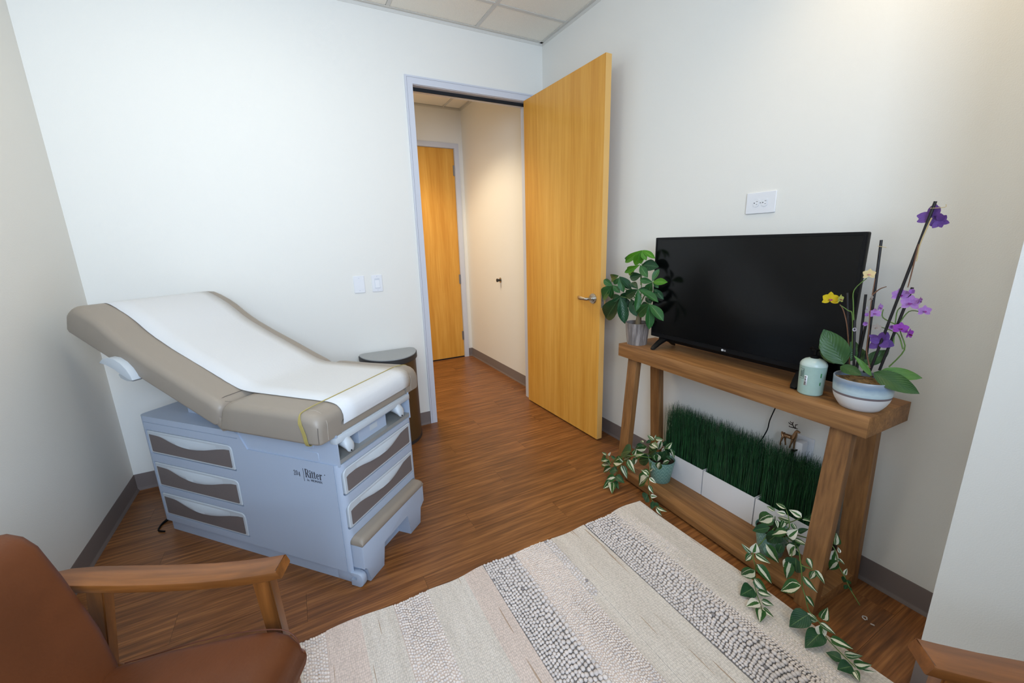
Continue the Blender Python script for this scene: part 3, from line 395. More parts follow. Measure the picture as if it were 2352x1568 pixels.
# leaf local: +x along the leaf, +y = towards the right-hand wall (rotate so that y is left of x)
lf.name='door_leaf'
bm=bmesh.new(); bm_box(bm,0,.92,0,.0445,.012,2.438); lp=bm_obj('leaf_panel',bm,MAPLE,lf)
box('leaf_edge',.9201,.9212,.0004,.0441,.0125,2.4375,MAPLE_E,lf)
def lever(par,x,z,s):
    b=bmesh.new(); F=lambda p:Vector((x+p[0],s*p[1] if s<0 else .0445+p[1],z+p[2]))
    # rose: stepped disc, axis along y
    for r,a,c in ((.034,0,.006),(.031,.006,.011),(.020,.011,.018)):
        rings=[]
        for yy in (a,c): rings.append([F((r*math.cos(2*PI*k/28),yy,r*math.sin(2*PI*k/28))) for k in range(28)])
        bm_loft(b,rings)
    bm_tube(b,[F((0,.016,0)),F((0,.045,0)),F((-.004,.055,0)),F((-.014,.060,0))],[.0105,.0105,.0105,.010],14)
    secs=[(-.01,.058,.010,.0075),(-.04,.058,.0105,.006),(-.055,.056,.0125,.0065),(-.08,.052,.0135,.0065),(-.10,.046,.0135,.0065),(-.112,.040,.012,.006),(-.117,.036,.006,.004)]
    rings=[]
    for px,py,hz,hy in secs: rings.append([F((px,py+hy*math.cos(2*PI*k/16),hz*math.sin(2*PI*k/16))) for k in range(16)])
    bm_loft(b,rings); return bm_obj('door_lever',b,CHROME,par,35)
lever(lf,.853,1.012,-1); lever(lf,.853,1.012,1)
bm=bmesh.new(); bm_box(bm,.921,.9222,.01,.0345,.955,1.07); bm_box(bm,.922,.932,.017,.028,1.0,1.022); bm_obj('latch_plate',bm,STEEL,lf)
# ---- door_2: closed hall door
d2=struct(empty('door_2',(0,0,0)))
doorframe(d2,D2L,D2R,HY,HY+WT,2.4384,False)
box('leaf_panel',D2L+.004,D2R-.004,HY+.012,HY+.056,.012,2.434,MAPLE,d2)
box('door_seal',D2L,D2R,HY+.02,HY+.06,0,.011,DARK,d2)
for z in (.22,.92,2.15): 
    bm=bmesh.new(); bm_tube(bm,[(D2R-.002,HY+.004,z),(D2R-.002,HY+.004,z+.11)],.007,10); bm_box(bm,D2R-.02,D2R,HY+.008,HY+.013,z,z+.11); bm_obj('hinge',bm,STEEL,d2,40)
# ================================================ wall things
def plate(name,w,h,loc,rz,label,cat,m=WHITE,th=.006):
    e=empty(name,loc,rz); tag(e,label,cat); bm=bmesh.new()
    bm_prism(bm,rrect(-w/2,w/2,-h/2,h/2,.004,3),lambda u,v:Vector((u,0,v)),lambda u,v:Vector((u*.965 if 0 else u,-th,v)),bev=0)
    o=bm_obj('plate',bm,m,e,30); md=o.modifiers.new('bv','BEVEL'); md.width=.0025; md.segments=2; md.limit_method='ANGLE'; return e
sp=plate('light_switch',.072,.117,(-1.3895,0,1.136),0,'white rocker light switch nearest the door frame','light switch')
bm=bmesh.new()
bm_box(bm,-.0175,.0175,-.0068,-.005,-.034,.034); bm_obj('switch_frame',bm,WHITE2,sp)
bm=bmesh.new(); v=bm_box(bm,-.015,.015,-.009,-.006,-.031,.031)
for q in v:
    if q.co.y<-.008: q.co.y-= .003*(-q.co.z/.031)
bm_obj('rocker',bm,WHITE,sp)
bp_=plate('blank_plate',.072,.117,(-1.510,0,1.136),0,'blank white cover plate left of the light switch','cover plate')
for par,zs in ((bp_,(.042,-.042)),(sp,(-.048,.048))):
    for z in zs:
        bm=bmesh.new(); bm_tube(bm,[(0,-.0055,z),(0,-.0072,z)],.003,10); bm_obj('screw',bm,WHITE2,par)
ow=plate('wall_outlet',.135,.093,(0,-1.832,1.536),PI/2*3,'white duplex outlet on its side, high on the wall above the television','outlet')
def duplex(par,s=1):
    for sx in (-1,1):
        bm=bmesh.new(); pl=[(max(-.0125,min(.0125,.0168*math.cos(2*PI*k/28)))+sx*.0195,.0168*math.sin(2*PI*k/28)) for k in range(28)]
        bm_prism(bm,pl,lambda u,v:Vector((u,-.005,v)),lambda u,v:Vector((u,-.0078,v))); f=bm_obj('receptacle',bm,WHITE,par,30)
        bm=bmesh.new(); bm_prism(bm,[(max(-.0135,min(.0135,.0178*math.cos(2*PI*k/28)))+sx*.0195,.0178*math.sin(2*PI*k/28)) for k in range(28)],lambda u,v:Vector((u,-.005,v)),lambda u,v:Vector((u,-.0063,v))); bm_obj('receptacle_rim',bm,WHITE2,par)
        bm=bmesh.new()
        bm_box(bm,sx*.0195+.0005,sx*.0195+.0078,-.0081,-.0077,.0055,.0072); bm_box(bm,sx*.0195+.001,sx*.0195+.0068,-.0081,-.0077,-.0072,-.0056); bm_tube(bm,[(sx*.0195-.0075,-.0077,0),(sx*.0195-.0075,-.0081,0)],.0024,10); bm_obj('slot',bm,DARK,f)
    bm=bmesh.new(); bm_tube(bm,[(0,-.0055,0),(0,-.0072,0)],.0028,10); bm_obj('screw',bm,LEDGE,par)
duplex(ow)
lw=plate('wall_outlet',.073,.117,(0,-2.152,.462),PI/2*3,'white outlet plate low on the wall behind the reindeer figurine','outlet')
bm=bmesh.new(); bm_box(bm,-.015,.017,-.055,-.006,-.05,.045,bev=.008); pg=bm_obj('plug_body',bm,WHITE,lw,40); box('plug_base',-.012,.012,-.05,-.012,-.075,-.049,BLACK,lw,bev=.003)
# door stop on the hall wall
e=empty('door_stop',(0,.836,1.013),0); tag(e,'small round metal door stop knob on the hall wall','door stop')
bm=bmesh.new()
for prof,n in (([(.027,0),(.026,.006),(.012,.010)],0),): 
    rings=[[Vector((-z,r*math.cos(2*PI*k/20),r*math.sin(2*PI*k/20))) for k in range(20)] for r,z in prof]; bm_loft(bm,rings)
bm_obj('rose',bm,CHROME,e,40)
bm=bmesh.new(); rings=[[Vector((-z,r*math.cos(2*PI*k/20),r*math.sin(2*PI*k/20))) for k in range(20)] for r,z in ((.012,.010),(.012,.03),(.018,.034),(.018,.044),(.010,.048))]; bm_loft(bm,rings); bm_obj('bumper',bm,mat('dark_rubber',S((50,46,42)),.6),e,40)
# ================================================ TRASH CAN
def dshape(hw,dp,r,n=10):
    o=[(hw-.0,-r)]
    o=[]
    for k in range(7):
        a=math.radians(0+90*k/6); o.append((hw-r+r*math.cos(a),-r+r*math.sin(a)))
    for k in range(7):
        a=math.radians(90+90*k/6); o.append((-hw+r+r*math.cos(a),-r+r*math.sin(a)))
    for k in range(1,25):
        a=PI+PI*k/25; 
        o.append((hw*math.cos(a),-r+ (dp-r)*math.sin(a)))
    return o
e=empty('trash_can',(-1.378,-.022,0)); tag(e,'brown half-round waste bin with grey flat top against the back wall','trash can')
bm=bmesh.new()
for z0,z1,s,i in ((0,.022,.985,2),(.022,.615,.97,0)):
    bm_prism(bm,dshape(.195*s,.29*s,.05),lambda u,v:Vector((u,v,z0)),lambda u,v:Vector((u,v,z1)),mi=i)
bm_obj('body',bm,[TRASH_B,TRASH_B,RIM],e,35)
prism('rim',dshape(.2,.3,.05),lambda u,v:Vector((u,v,.612)),lambda u,v:Vector((u,v,.645)),RIM,e,bev=.004)
prism('lid',dshape(.195,.292,.048),lambda u,v:Vector((u,v-.002,.6455)),lambda u,v:Vector((u,v-.002,.651)),TRASH_T,e)
# ================================================ EXAM TABLE (local x: head to foot, y: away from the viewer's side)
et=empty('exam_table',(-1.828,-1.426,0),math.radians(-47.47)); tag(et,'pale blue-grey medical exam table with taupe cushions and side drawers','exam table')
Y0,Y1=-.015,.495
prof=[(-1.212,.062),(-.022,.062),(-.022,.557),(-.512,.557),(-.548,.618),(-.57,.632),(-1.212,.632)]
pl_=rrect(-1.212,-.022,Y0,Y1,.03,6)
bm=bmesh.new(); bm_prism(bm,pl_,lambda u,v:Vector((u,v,.062)),lambda u,v:Vector((u,v,.632)))
body=bm_obj('cabinet_body',bm,SHELL,et,35)
cs=[]
def cutter(poly,f0,f1):
    bm=bmesh.new(); bm_prism(bm,poly,f0,f1); return bm_obj('cutter',bm,SHELL,et)
DR=[(.437,.563),(.258,.394),(.097,.225)]
for z0,z1 in DR: cs.append(cutter(rrect(-1.178,-.602,z0,z1,(.028,.006,.014,.006)),lambda u,v:Vector((u,-.08,v)),lambda u,v:Vector((u,.03,v))))
FD=[(.418,.536),(.262,.380)]
for z0,z1 in FD: cs.append(cutter(rrect(-.004,.474,z0,z1,(.006,.028,.008,.010)),lambda u,v:Vector((-.07,u,v)),lambda u,v:Vector((.08,u,v))))
cs.append(cutter(rrect(-.004,.474,-.02,.226,(.01,.024,.002,.002)),lambda u,v:Vector((-.11,u,v)),lambda u,v:Vector((.08,u,v))))
cs.append(cutter([(-.512,.557),(.2,.557),(.2,.9),(-.57,.9),(-.57,.632),(-.548,.618)],lambda u,v:Vector((u,-.2,v)),lambda u,v:Vector((u,.8,v))))
# shallow groove lines of the shell
cs.append(cutter([(-.052,.055),(-.0495,.055),(-.0495,.60),(-.052,.60)],lambda u,v:Vector((u,-.08,v)),lambda u,v:Vector((u,-.0125,v))))
cs.append(cutter([(-1.3,.6005),(-.56,.6005),(-.56,.603),(-1.3,.603)],lambda u,v:Vector((u,-.08,v)),lambda u,v:Vector((u,-.012,v))))
cut(body,cs)
def drawer(name,x0,x1,z0,z1,face,par,mir=False):
    """face(u,d,v) -> local point; d = distance out of the body"""
    e=empty(name,(0,0,0),0,par)
    bm=bmesh.new(); g=.004
    bm_prism(bm,rrect(x0+g,x1-g,z0+g,z1-g,(.025 if not mir else .006,.006 if not mir else .025,.008,.006)),lambda u,v:face(u,-.02,v),lambda u,v:face(u,.0,v))
    f=bm_obj('drawer_front',bm,SHELL2,e,30); md=f.modifiers.new('bv','BEVEL'); md.width=.004; md.segments=3; md.limit_method='ANGLE'
    w=x1-x0; h=z1-z0
    # taupe inset, its top edge dips under the pull
    tp=[(0,.82),(.10,.80),(.17,.77),(.25,.68),(.33,.60),(.42,.54),(.52,.50),(.62,.52),(.72,.58),(.80,.66),(.88,.73),(.94,.78),(1,.79)] if not mir else [(0,.62),(.03,.66),(.12,.68),(.2,.66),(.32,.56),(.45,.50),(.58,.50),(.68,.56),(.78,.68),(.86,.78),(.94,.82),(1,.84)]
    a,b=x0+.018,x1-.018
    poly=[(a+(b-a)*t,z0+.017+(h-.02)*(s) ) for t,s in tp]
    poly=[(a+.004,z0+.014),(b-.004,z0+.014),(b,z0+.018)]+poly[::-1]+[(a,z0+.018)]
    bm=bmesh.new(); bm_prism(bm,poly,lambda u,v:face(u,-.004,v),lambda u,v:face(u,.0012,v)); bm_obj('inset_panel',bm,INSET,e)
    # moulded pull: a swelling lip above the inset
    bm=bmesh.new(); rings=[]
    for k in range(17):
        t=k/16; i=min(int(t*(len(tp)-1)),len(tp)-2); 
        uu=.14+.70*t
        s=[q for q in range(len(tp)-1) if tp[q][0]<=uu<=tp[q+1][0]][0]; q0,q1=tp[s],tp[s+1]; sv=q0[1]+(q1[1]-q0[1])*(uu-q0[0])/(q1[0]-q0[0])
        zc=z0+.017+(h-.02)*sv; zt=z1-.016; amp=.013*math.sin(PI*t)**1.2+.0006
        x=a+(b-a)*uu; rings.append([face(x,.0,zt),face(x,amp*.35,zt-.004),face(x,amp*.8,zc+(zt-zc)*.45),face(x,amp,zc+.004),face(x,amp*.7,zc-.0005),face(x,-.001,zc+.001)])
    bm_loft(bm,rings); bm_obj('drawer_pull',bm,SHELL2,e,50)
    return e
sf=lambda u,d,v:Vector((u,Y0-d-.001,v))
for z0,z1 in DR:
    e=drawer('side_drawer',-1.176,-.604,z0,z1,sf,et)
    for x in (-1.12,-.66): box('drawer_catch',x-.012,x+.012,Y0+.012,Y0+.03,z0+.0005,z0+.0045,mat('blue_glass_catch',S((96,128,150)),.2),e)
ff=lambda u,d,v:Vector((-.022+d+.001,u,v))
for z0,z1 in FD: drawer('front_drawer',-.003,.473,z0,z1,ff,et,True)
# dark sheets added behind the drawers, standing in for shade in the recesses
box('recess_shade_sheet',-1.20,-.59,Y0+.028,Y0+.034,.09,.58,DARK,et)
box('recess_shade_sheet',-.068,-.062,-.003,.473,.255,.545,DARK,et)
# plinth, foot bracket
bm=bmesh.new(); bm_box(bm,-1.178,-.045,.0,.48,0,.075); bm_box(bm,-.12,-.016,-.003,.04,0,.06,bev=.004)
pl=bm_obj('plinth',bm,SHELL,et,40)
bm=bmesh.new(); bm_prism(bm,[(-.04,.064),(0,.066),(.014,.060),(.021,.048),(.021,.02),(.015,.008),(.004,.001),(-.04,.001),(-.04,.03),(-.006,.032),(-.006,.048),(-.04,.05)],lambda u,v:Vector((u,-.016,v)),lambda u,v:Vector((u,.012,v)),bev=.003); bm_obj('foot_bracket',bm,SHELL,et,40)
# pull-out step
st=empty('step',(0,0,0),0,et)
pg=[(-.0,.188),(.47,.196),(.47,.10),(.43,.085),(.425,.0),(.335,.0),(.322,.118),(.135,.112),(.122,.0),(.028,.0),(.018,.075),(.0,.082)]
bm=bmesh.new(); bm_prism(bm,pg,lambda u,v:Vector((-.09,u,v)),lambda u,v:Vector((.026,u,v)),bev=.004); bm_obj('step_body',bm,SHELL,st,40)
bm=bmesh.new(); bm_loft(bm,[[Vector((x,y,.19+ (.032*s if y>.2 else .03*s)*0+ z*s)) for x,z in ((-.08,0),(.027,0),(.030,.012),(.024,.028),(.008,.034),(-.08,.034))] for y,s in ((0.0,.55),(.008,.9),(.02,1),(.45,1),(.462,.9),(.47,.55))]); bm_obj('step_pad',bm,VINYL,st,50)
# upper chassis with open stirrup bay
ch=empty('upper_chassis',(0,0,0),0,et)
bm=bmesh.new()
bm_box(bm,-.56,-.024,Y0+.006,Y0+.012,.55,.685); bm_box(bm,-.56,-.024,Y1-.012,Y1-.006,.55,.685)
bm_box(bm,-.56,-.13,Y0+.012,Y1-.012,.55,.68); bm_box(bm,-.13,-.05,.14,.33,.575,.645)
bm_box(bm,-1.0,-.5,.08,.40,.62,.70)
bm_obj('side_wall',bm,SHELL,ch)
box('bay_floor',-.13,-.026,Y0+.012,Y1-.012,.56,.577,LEDGE,ch)
box('bay_back',-.135,-.128,Y0+.013,.14,.58,.68,DARK,ch); box('bay_back',-.135,-.128,.33,Y1-.013,.58,.68,DARK,ch)
bm=bmesh.new(); bm_box(bm,-.052,-.049,.215,.265,.60,.625); bm_obj('bay_tab',bm,SHELL2,ch)
for y in (.045,.395):
    bm=bmesh.new(); rings=[]
    for x,hw,zz,hh in ((-.13,.016,.636,.018),(-.08,.018,.642,.022),(-.045,.022,.640,.026),(-.02,.024,.630,.026),(-.008,.022,.618,.022),(-.004,.014,.610,.012)):
        rings.append([Vector((x,y+hw*math.cos(2*PI*k/14),zz+hh*math.sin(2*PI*k/14))) for k in range(14)])
    bm_loft(bm,rings); s_=bm_obj('stirrup_end',bm,SHELL2,ch,50)
    bm=bmesh.new(); bm_tube(bm,[(-.0035,y-.004,.604),(-.0008,y-.004,.604)],.0035,10); bm_obj('stirrup_pin',bm,DARK,ch)
# raised outlines on the near side of the chassis
for x0,x1,z0,z1 in ((-.200,-.122,.560,.600),(-.172,-.142,.612,.640)):
    bm=bmesh.new(); bm_prism(bm,rrect(x0,x1,z0,z1,.008,4),lambda u,v:Vector((u,Y0+.007,v)),lambda u,v:Vector((u,Y0+.0035,v)),bev=.0015,seg=1); bm_obj('blank_cover',bm,SHELL,ch,30)
# front rail and leg-rest cushion
box('front_rail',-.055,-.022,Y0+.002,Y1-.002,.648,.674,SHELL2,et,bev=.004)
bm=bmesh.new(); bm_loft(bm,[[Vector((x,y,z)) for x,z in rrect(-.20,-.029,.678,.678+.05*s,(.02*s,.004,.004,.008),4)] for y,s in ((.012,.6),(.02,.92),(.032,1),(.448,1),(.46,.92),(.468,.6))]); bm_obj('leg_rest_cushion',bm,VINYL,et,50)
box('leg_rest_tray',-.20,-.026,.004,.476,.673,.679,SHELL2,et,bev=.002)
# seat cushion
TA,TB=-.09,.565
def ring_tz(x,t0,t1,z0,z1,rt,rb,slant=0,n=6):
    return [Vector((x+slant*(z-z0),t,z)) for t,z in rrect(t0,t1,z0,z1,(rt,rt,rb,rb),n)]
ZB,ZT=.676,.799
bm=bmesh.new(); rg=[]
for x,i,zt,zb,rt in ((-.552,.018,ZT-.03,ZB+.012,.03),(-.545,.006,ZT-.012,ZB+.003,.03),(-.53,0,ZT-.002,ZB,.030),(-.45,0,ZT,ZB,.030),(-.3,0,ZT,ZB,.030),(-.12,0,ZT,ZB,.030),(-.085,0,ZT-.001,ZB,.032),(-.06,.001,ZT-.005,ZB,.036),(-.045,.003,ZT-.012,ZB+.0,.040),(-.033,.008,ZT-.024,ZB+.001,.042),(-.028,.016,ZT-.04,ZB+.004,.038),(-.027,.024,ZT-.05,ZB+.008,.035)):
    rg.append(ring_tz(x,TA+i,TB+(.022 if x>-.2 else .010)-i*.6,zb,zt,min(rt,(zt-zb)*.55),.014,slant=(.42 if x<-.5 else .05)))
bm_loft(bm,rg); seat=bm_obj('seat_cushion',bm,VINYL,et,60)
cut(seat,[cutter(rrect(.028,.478,.5,.736,(.02,.02,.001,.001),4),lambda u,v:Vector((-.17,u,v)),lambda u,v:Vector((.2,u,v)))])
# piping on the ears
for t,sg in ((TA+.048,-1),(TB-.048,1)):
    tube('piping',crv([(-.10,t,ZT-.0005),(-.075,t,ZT-.001),(-.054,t,ZT-.006),(-.040,t,ZT-.015),(-.0265,t,ZT-.035),(-.0225,t,ZT-.055),(-.0265,t,ZB+.03),(-.0265,t,ZB+.010)],5),.0014,mat('taupe_piping',S((168,158,146)),.4),seat,6)
tube('seam',[(-.030,TA+.008,ZT-.05),(-.0305,TA+.006,ZT-.08),(-.032,TA+.006,ZB+.012)],.0012,VINYL_D,seat,6)
tube('seam',[(-.52,TA+.030,ZT-.004),(-.3,TA+.036,ZT-.004),(-.12,TA+.036,ZT-.004)],.0006,VINYL_D,seat,5)
# back cushion
E1=Vector((-.924,0,.383)); E2=Vector((.383,0,.924)); B0=Vector((-.562,0,.688))
pv=[(-.012,.06,.02),(-.006,.088,.008),(.01,.104,.001),(.05,.109,0),(.126,.107,0),(.284,.109,0),(.426,.108,0),(.54,.111,0),(.60,.117,0),(.66,.126,0),(.72,.139,0),(.77,.1445,0),(.84,.145,0),(.89,.141,0),(.92,.131,0),(.938,.115,.001),(.947,.095,.004),(.950,.072,.012)]
bm=bmesh.new(); rg=[]
for u,vt,vb in pv:
    ins=.0 if .0<u<.93 else (.012 if (u<-.01 or u>.945) else .004)
    rt=min(.032 if u<.9 else .045,(vt-vb)*.5)
    rg.append([B0+E1*u+E2*z+Vector((0,t,0)) for t,z in rrect(TA+ins,TB-ins,vb,vt,(rt,rt,.014,.014),6)])
bm_loft(bm,rg); back=bm_obj('back_cushion',bm,VINYL,et,60)
def bpnt(u,v,t): return B0+E1*u+E2*v+Vector((0,t,0))
tube('seam',[bpnt(.035,.1095,t) if TA+.045<t<TB-.045 else bpnt(.035,.1095-.05*((abs(t-.2375)-.2825)/.045)**2,t) for t in [TA+.005+k*(TB-TA-.01)/26 for k in range(27)]],.0011,VINYL_D,back,5)
# hinge wedge flap at the near side
bm=bmesh.new(); bm_prism(bm,[(-.560,.700),(-.548,.755),(-.538,.742),(-.520,.690),(-.512,.676),(-.530,.672)],lambda u,v:Vector((u,TA+.004,v)),lambda u,v:Vector((u,TA+.03,v)),bev=.003); bm_obj('hinge_flap',bm,VINYL,et,40)
# back release paddle under the head end
prism('release_paddle',[(-1.178,.927),(-1.15,.945),(-1.11,.953),(-1.07,.950),(-1.03,.933),(-1.0,.908),(-.982,.882),(-.976,.862),(-.985,.858),(-1.01,.868),(-1.04,.882),(-1.08,.902),(-1.12,.918),(-1.15,.924),(-1.175,.921)],lambda u,v:Vector((u,-.118,v)),lambda u,v:Vector((u,-.06,v)),SHELL2,et,bev=.0025)
prism('paddle_lower_lip',[(-1.10,.872),(-1.09,.856),(-1.05,.846),(-1.01,.848),(-.978,.862),(-1.02,.868),(-1.06,.872),(-1.09,.878)],lambda u,v:Vector((u,-.100,v)),lambda u,v:Vector((u,-.02,v)),SHELL2,et,bev=.002)
tube('paddle_stem',[(-.985,.0,.90),(-.985,-.05,.855)],.012,SHELL2,et,10)
# lettering on the near side
bm=bmesh.new(); N=(0,-1,0); U=(1,0,0); V=(0,0,1); y=Y0-.0004
bm_text(bm,'204',(-.264,y,.482),U,V,.023,N,sx=.8)
bm_text(bm,'Ritter',(-.202,y,.482),U,V,.037,N,sx=.82)
bm_text(bm,'by',(-.196,y,.4655),U,V,.0105,N); bm_text(bm,'MIDMARK',(-.176,y,.4665),U,V,.0095,N,sx=1.12)
bm_box(bm,-.2118,-.2103,y-.0006,y,.462,.520); bm_tube(bm,[(-.1005,y,.508),(-.1005,y-.0006,.508)],.0022,10)
bm_obj('lettering',bm,INK,body)
# paper on the table
pf=[(-1.405,1.085),(-1.398,1.125),(-1.380,1.150),(-1.345,1.1625),(-1.30,1.1535),(-1.24,1.1285),(-1.172,1.0955),(-1.10,1.050),(-1.034,1.0105),(-.906,.9505),(-.775,.8965),(-.68,.857),(-.615,.8295),(-.565,.812),(-.52,.8045),(-.45,.8025),(-.3,.8025),(-.12,.8025),(-.08,.8025),(-.048,.7965),(-.028,.782),(-.018,.760),(-.017,.735),(-.021,.715)]
pp=crv([(a,0,b) for a,b in pf],4); pa=empty('paper_sheet',et.location,et.rotation_euler.z); tag(pa,'white paper strip running down the middle of the exam table cushions','paper sheet')
bm=bmesh.new(); cols=[.036,.12,.2,.28,.36,.44,.502]; g=[]
rr=random.Random(5)
for i,p in enumerate(pp):
    d=(pp[min(i+1,len(pp)-1)]-pp[max(i-1,0)]).normalized(); nn=Vector((-d.z,0,d.x)); 
    if nn.z<0 and i>3 and i<len(pp)-20: nn=-nn
    g.append([bm.verts.new(p+Vector((0,c+(rr.uniform(-.0006,.0006) if k in(0,6) else 0),0))+nn*(0 if k in (0,6) else rr.uniform(0,.0008))) for k,c in enumerate(cols)])
for a,b in zip(g,g[1:]):
    for k in range(6): bm.faces.new((a[k],a[k+1],b[k+1],b[k]))
o=bm_obj('sheet',bm,PAPER,pa,60); md=o.modifiers.new('s','SOLIDIFY'); md.thickness=.0008; md.offset=1
# elastic band around the foot end
eb=empty('elastic_band',et.location,et.rotation_euler.z); tag(eb,'thin yellow elastic band stretched over the foot end of the paper','elastic band')
loop=[(-.103,t,ZT+.0062) for t in (.0,.1,.25,.4,.5)]+[(-.095,.545,ZT+.002),(-.088,TB+.012,ZT-.006),(-.085,TB+.026,ZT-.032),(-.085,TB+.025,.72),(-.085,TB+.024,.69),(-.088,TB,.672),(-.09,.50,.6725)]
loop=[(-.09,-.03,.6725),(-.085,TA+.012,.671),(-.082,TA-.002,.684),(-.085,TA-.005,.72),(-.092,TA-.005,.745),(-.100,TA-.003,ZT-.032),(-.105,TA+.008,ZT-.005),(-.107,TA+.035,ZT+.002)]+loop
lp2=crv(loop,5); bm=bmesh.new(); rings=[]
for i,p in enumerate(lp2):
    w_=.0022+ .0055*max(0,min(1,(ZT-.004-p.z)/.03))
    d=(lp2[min(i+1,len(lp2)-1)]-lp2[max(i-1,0)]).normalized(); s=Vector((1,0,0)); u=s.cross(d).normalized()
    rings.append([p+s*a*w_+u*b*.0014 for a,b in ((-1,-1),(1,-1),(1,1),(-1,1))])
bm_loft(bm,rings); bm_obj('band',bm,RUBBER,eb,50)
# cord behind the table
ec=tube('power_cord',[(-2.61,-.44,.03),(-2.645,-.452,.02),(-2.675,-.47,.007),(-2.69,-.50,.005),(-2.69,-.545,.005),(-2.66,-.57,.005)],[.010,.009,.007,.0045,.004,.004],BLACK,None,8,5); tag(ec,'short black cord coming out under the exam table by the left wall','cord')
# ================================================ CONSOLE TABLE (local x along the length towards the viewer, y towards the wall)
CA=Vector((-.293,-1.262,0)); CR=math.atan2(-1,-.028)
ct=empty('console_table',CA,CR); tag(ct,'brown wooden console table with splayed legs against the right wall','console table')
def sh(n0t,n0b):
    return None
box('tabletop',0,1.21,0,.285,.733,.805,OAK,ct,bev=.0015)
for s in (.06,1.095):
    for top,bot,th_ in ((.022,-.036,.036),(.19,.243,.036)):
        bm=bmesh.new(); bm_box(bm,s,s+.07,0,th_,0,.7345,shear=lambda c:Vector((c.x,c.y+bot+(top-bot)*c.z/.733,c.z)))
        bmesh.ops.bevel(bm,geom=list(bm.edges),offset=.0012,segments=1,affect='EDGES'); bm_obj('leg',bm,OAKV,ct,30)
    box('end_rail',s+.004,s+.066,.004,.246,.001,.052,OAK,ct,bev=.0012)
box('bottom_shelf',.13,1.095,-.034,.252,.012,.057,OAK,ct,bev=.0015)
# ================================================ TELEVISION
tv=empty('television',(-.152,-1.86,.805),-PI/2); tag(tv,'black flat-screen television standing on the console table','television')
# local x -> -y world (towards the viewer), local y -> +x (towards the wall)
hw=.464
bm=bmesh.new(); bm_prism(bm,rrect(-hw,hw,.058,.590,.006,3),lambda u,v:Vector((u,-.028,v)),lambda u,v:Vector((u,-.004,v)),bev=.002); bm_box(bm,-.43,.43,-.005,.05,.036,.40,bev=.006); cab=bm_obj('cabinet',bm,BLACK,tv,40)
box('screen',-hw+.011,hw-.011,-.0285,-.027,.080,.578,SCREEN,tv)
fr=bmesh.new()
for b in [(-hw+.002,hw-.002,-.0305,-.028,.060,.080),(-hw+.002,hw-.002,-.0305,-.028,.579,.589),(-hw+.002,-hw+.011,-.0305,-.028,.08,.579),(hw-.011,hw-.002,-.0305,-.028,.08,.579)]: bm_box(fr,*b)
bm_obj('bezel',fr,mat('glossy_bezel',S((14,15,17)),.35,spec=.25),tv)
for x in (-.375,.322):
    s=1 if x>0 else -1
    bm=bmesh.new()
    for yy in (-1,1):
        rings=[]
        for t,z,hwid,hh in ((0,.055,.020,.008),(.25,.046,.019,.008),(.5,.034,.017,.007),(.75,.018,.015,.006),(.93,.007,.013,.005),(1,.003,.008,.003)):
            c=Vector((x+s*.012*t,-.012+yy*t*(.088 if yy<0 else .085),z+.002)); rings.append([c+Vector((hwid*a,0,hh*b)) for a,b in ((-1,-1),(1,-1),(1,.6),(.6,1),(-.6,1),(-1,.6))])
        bm_loft(bm,rings)
    bm_box(bm,x-.015,x+.015,-.02,.0,.045,.065); bm_obj('foot',bm,BLACK,tv,40)
LOGO=mat('logo_silver',S((210,212,214)),.4)
bm=bmesh.new(); bm_tube(bm,[(-.0235,-.0305,.0695),(-.0235,-.0312,.0695)],.0052,18); bm_text(bm,'LG',(-.0165,-.0305,.0658),(1,0,0),(0,0,1),.0072,(0,-1,0)); bm_obj('logo',bm,LOGO,cab)
bm=bmesh.new(); bm_box(bm,-.0238,-.0232,-.0314,-.0311,.068,.0735); bm_box(bm,-.0238,-.0210,-.0314,-.0311,.0676,.0682); bm_obj('logo_mark',bm,BLACK,cab)
# tv cord
c_=tube('cable',CORD,.0026,BLACK,None,8,4); tag(c_,'black cable hanging down the wall behind the console table','cable')
# ================================================ SOAP BOTTLE
sb=empty('soap_bottle',(-.242,-2.25,.805)); tag(sb,'mint green bottle with barcode sticker and black pump on the console table','bottle')
lathe('bottle_body',[(.0,.0005),(.036,.0005),(.0395,.004),(.040,.01),(.0415,.06),(.0428,.108),(.0432,.112)],BOTTLE,sb,40)
lathe('bottle_shoulder',[(.0432,.112),(.0425,.118),(.038,.126),(.030,.133),(.018,.1375),(.014,.139)],BOTTLE_T,sb,40,cap0=False,cap1=True)
bm=bmesh.new(); bm_lathe(bm,[(.014,.1385),(.014,.148),(.006,.150),(.006,.166),(.012,.167),(.012,.172)],20,cap1=True); bm_tube(bm,[(0,0,.169),(.022,.024,.170),(.026,.029,.166)],.0042,8); bm_obj('pump',bm,BLACK,sb,40)
def wrap(name,a0,a1,z0,z1,m,par,off=.0006,r=lambda z:.040+.003*min(1,z/.11)):
    bm=bmesh.new(); n=max(1,int(abs(a1-a0)/6)); g=[]
    for k in range(n+1):
        a=math.radians(a0+(a1-a0)*k/n); g.append([bm.verts.new(((r(z)+off)*math.cos(a),(r(z)+off)*math.sin(a),z)) for z in (z0,z1)])
    for a,b in zip(g,g[1:]): bm.faces.new((a[0],b[0],b[1],a[1]))
    o=bm_obj(name,bm,m,par,60); md=o.modifiers.new('s','SOLIDIFY'); md.thickness=.0003; return o
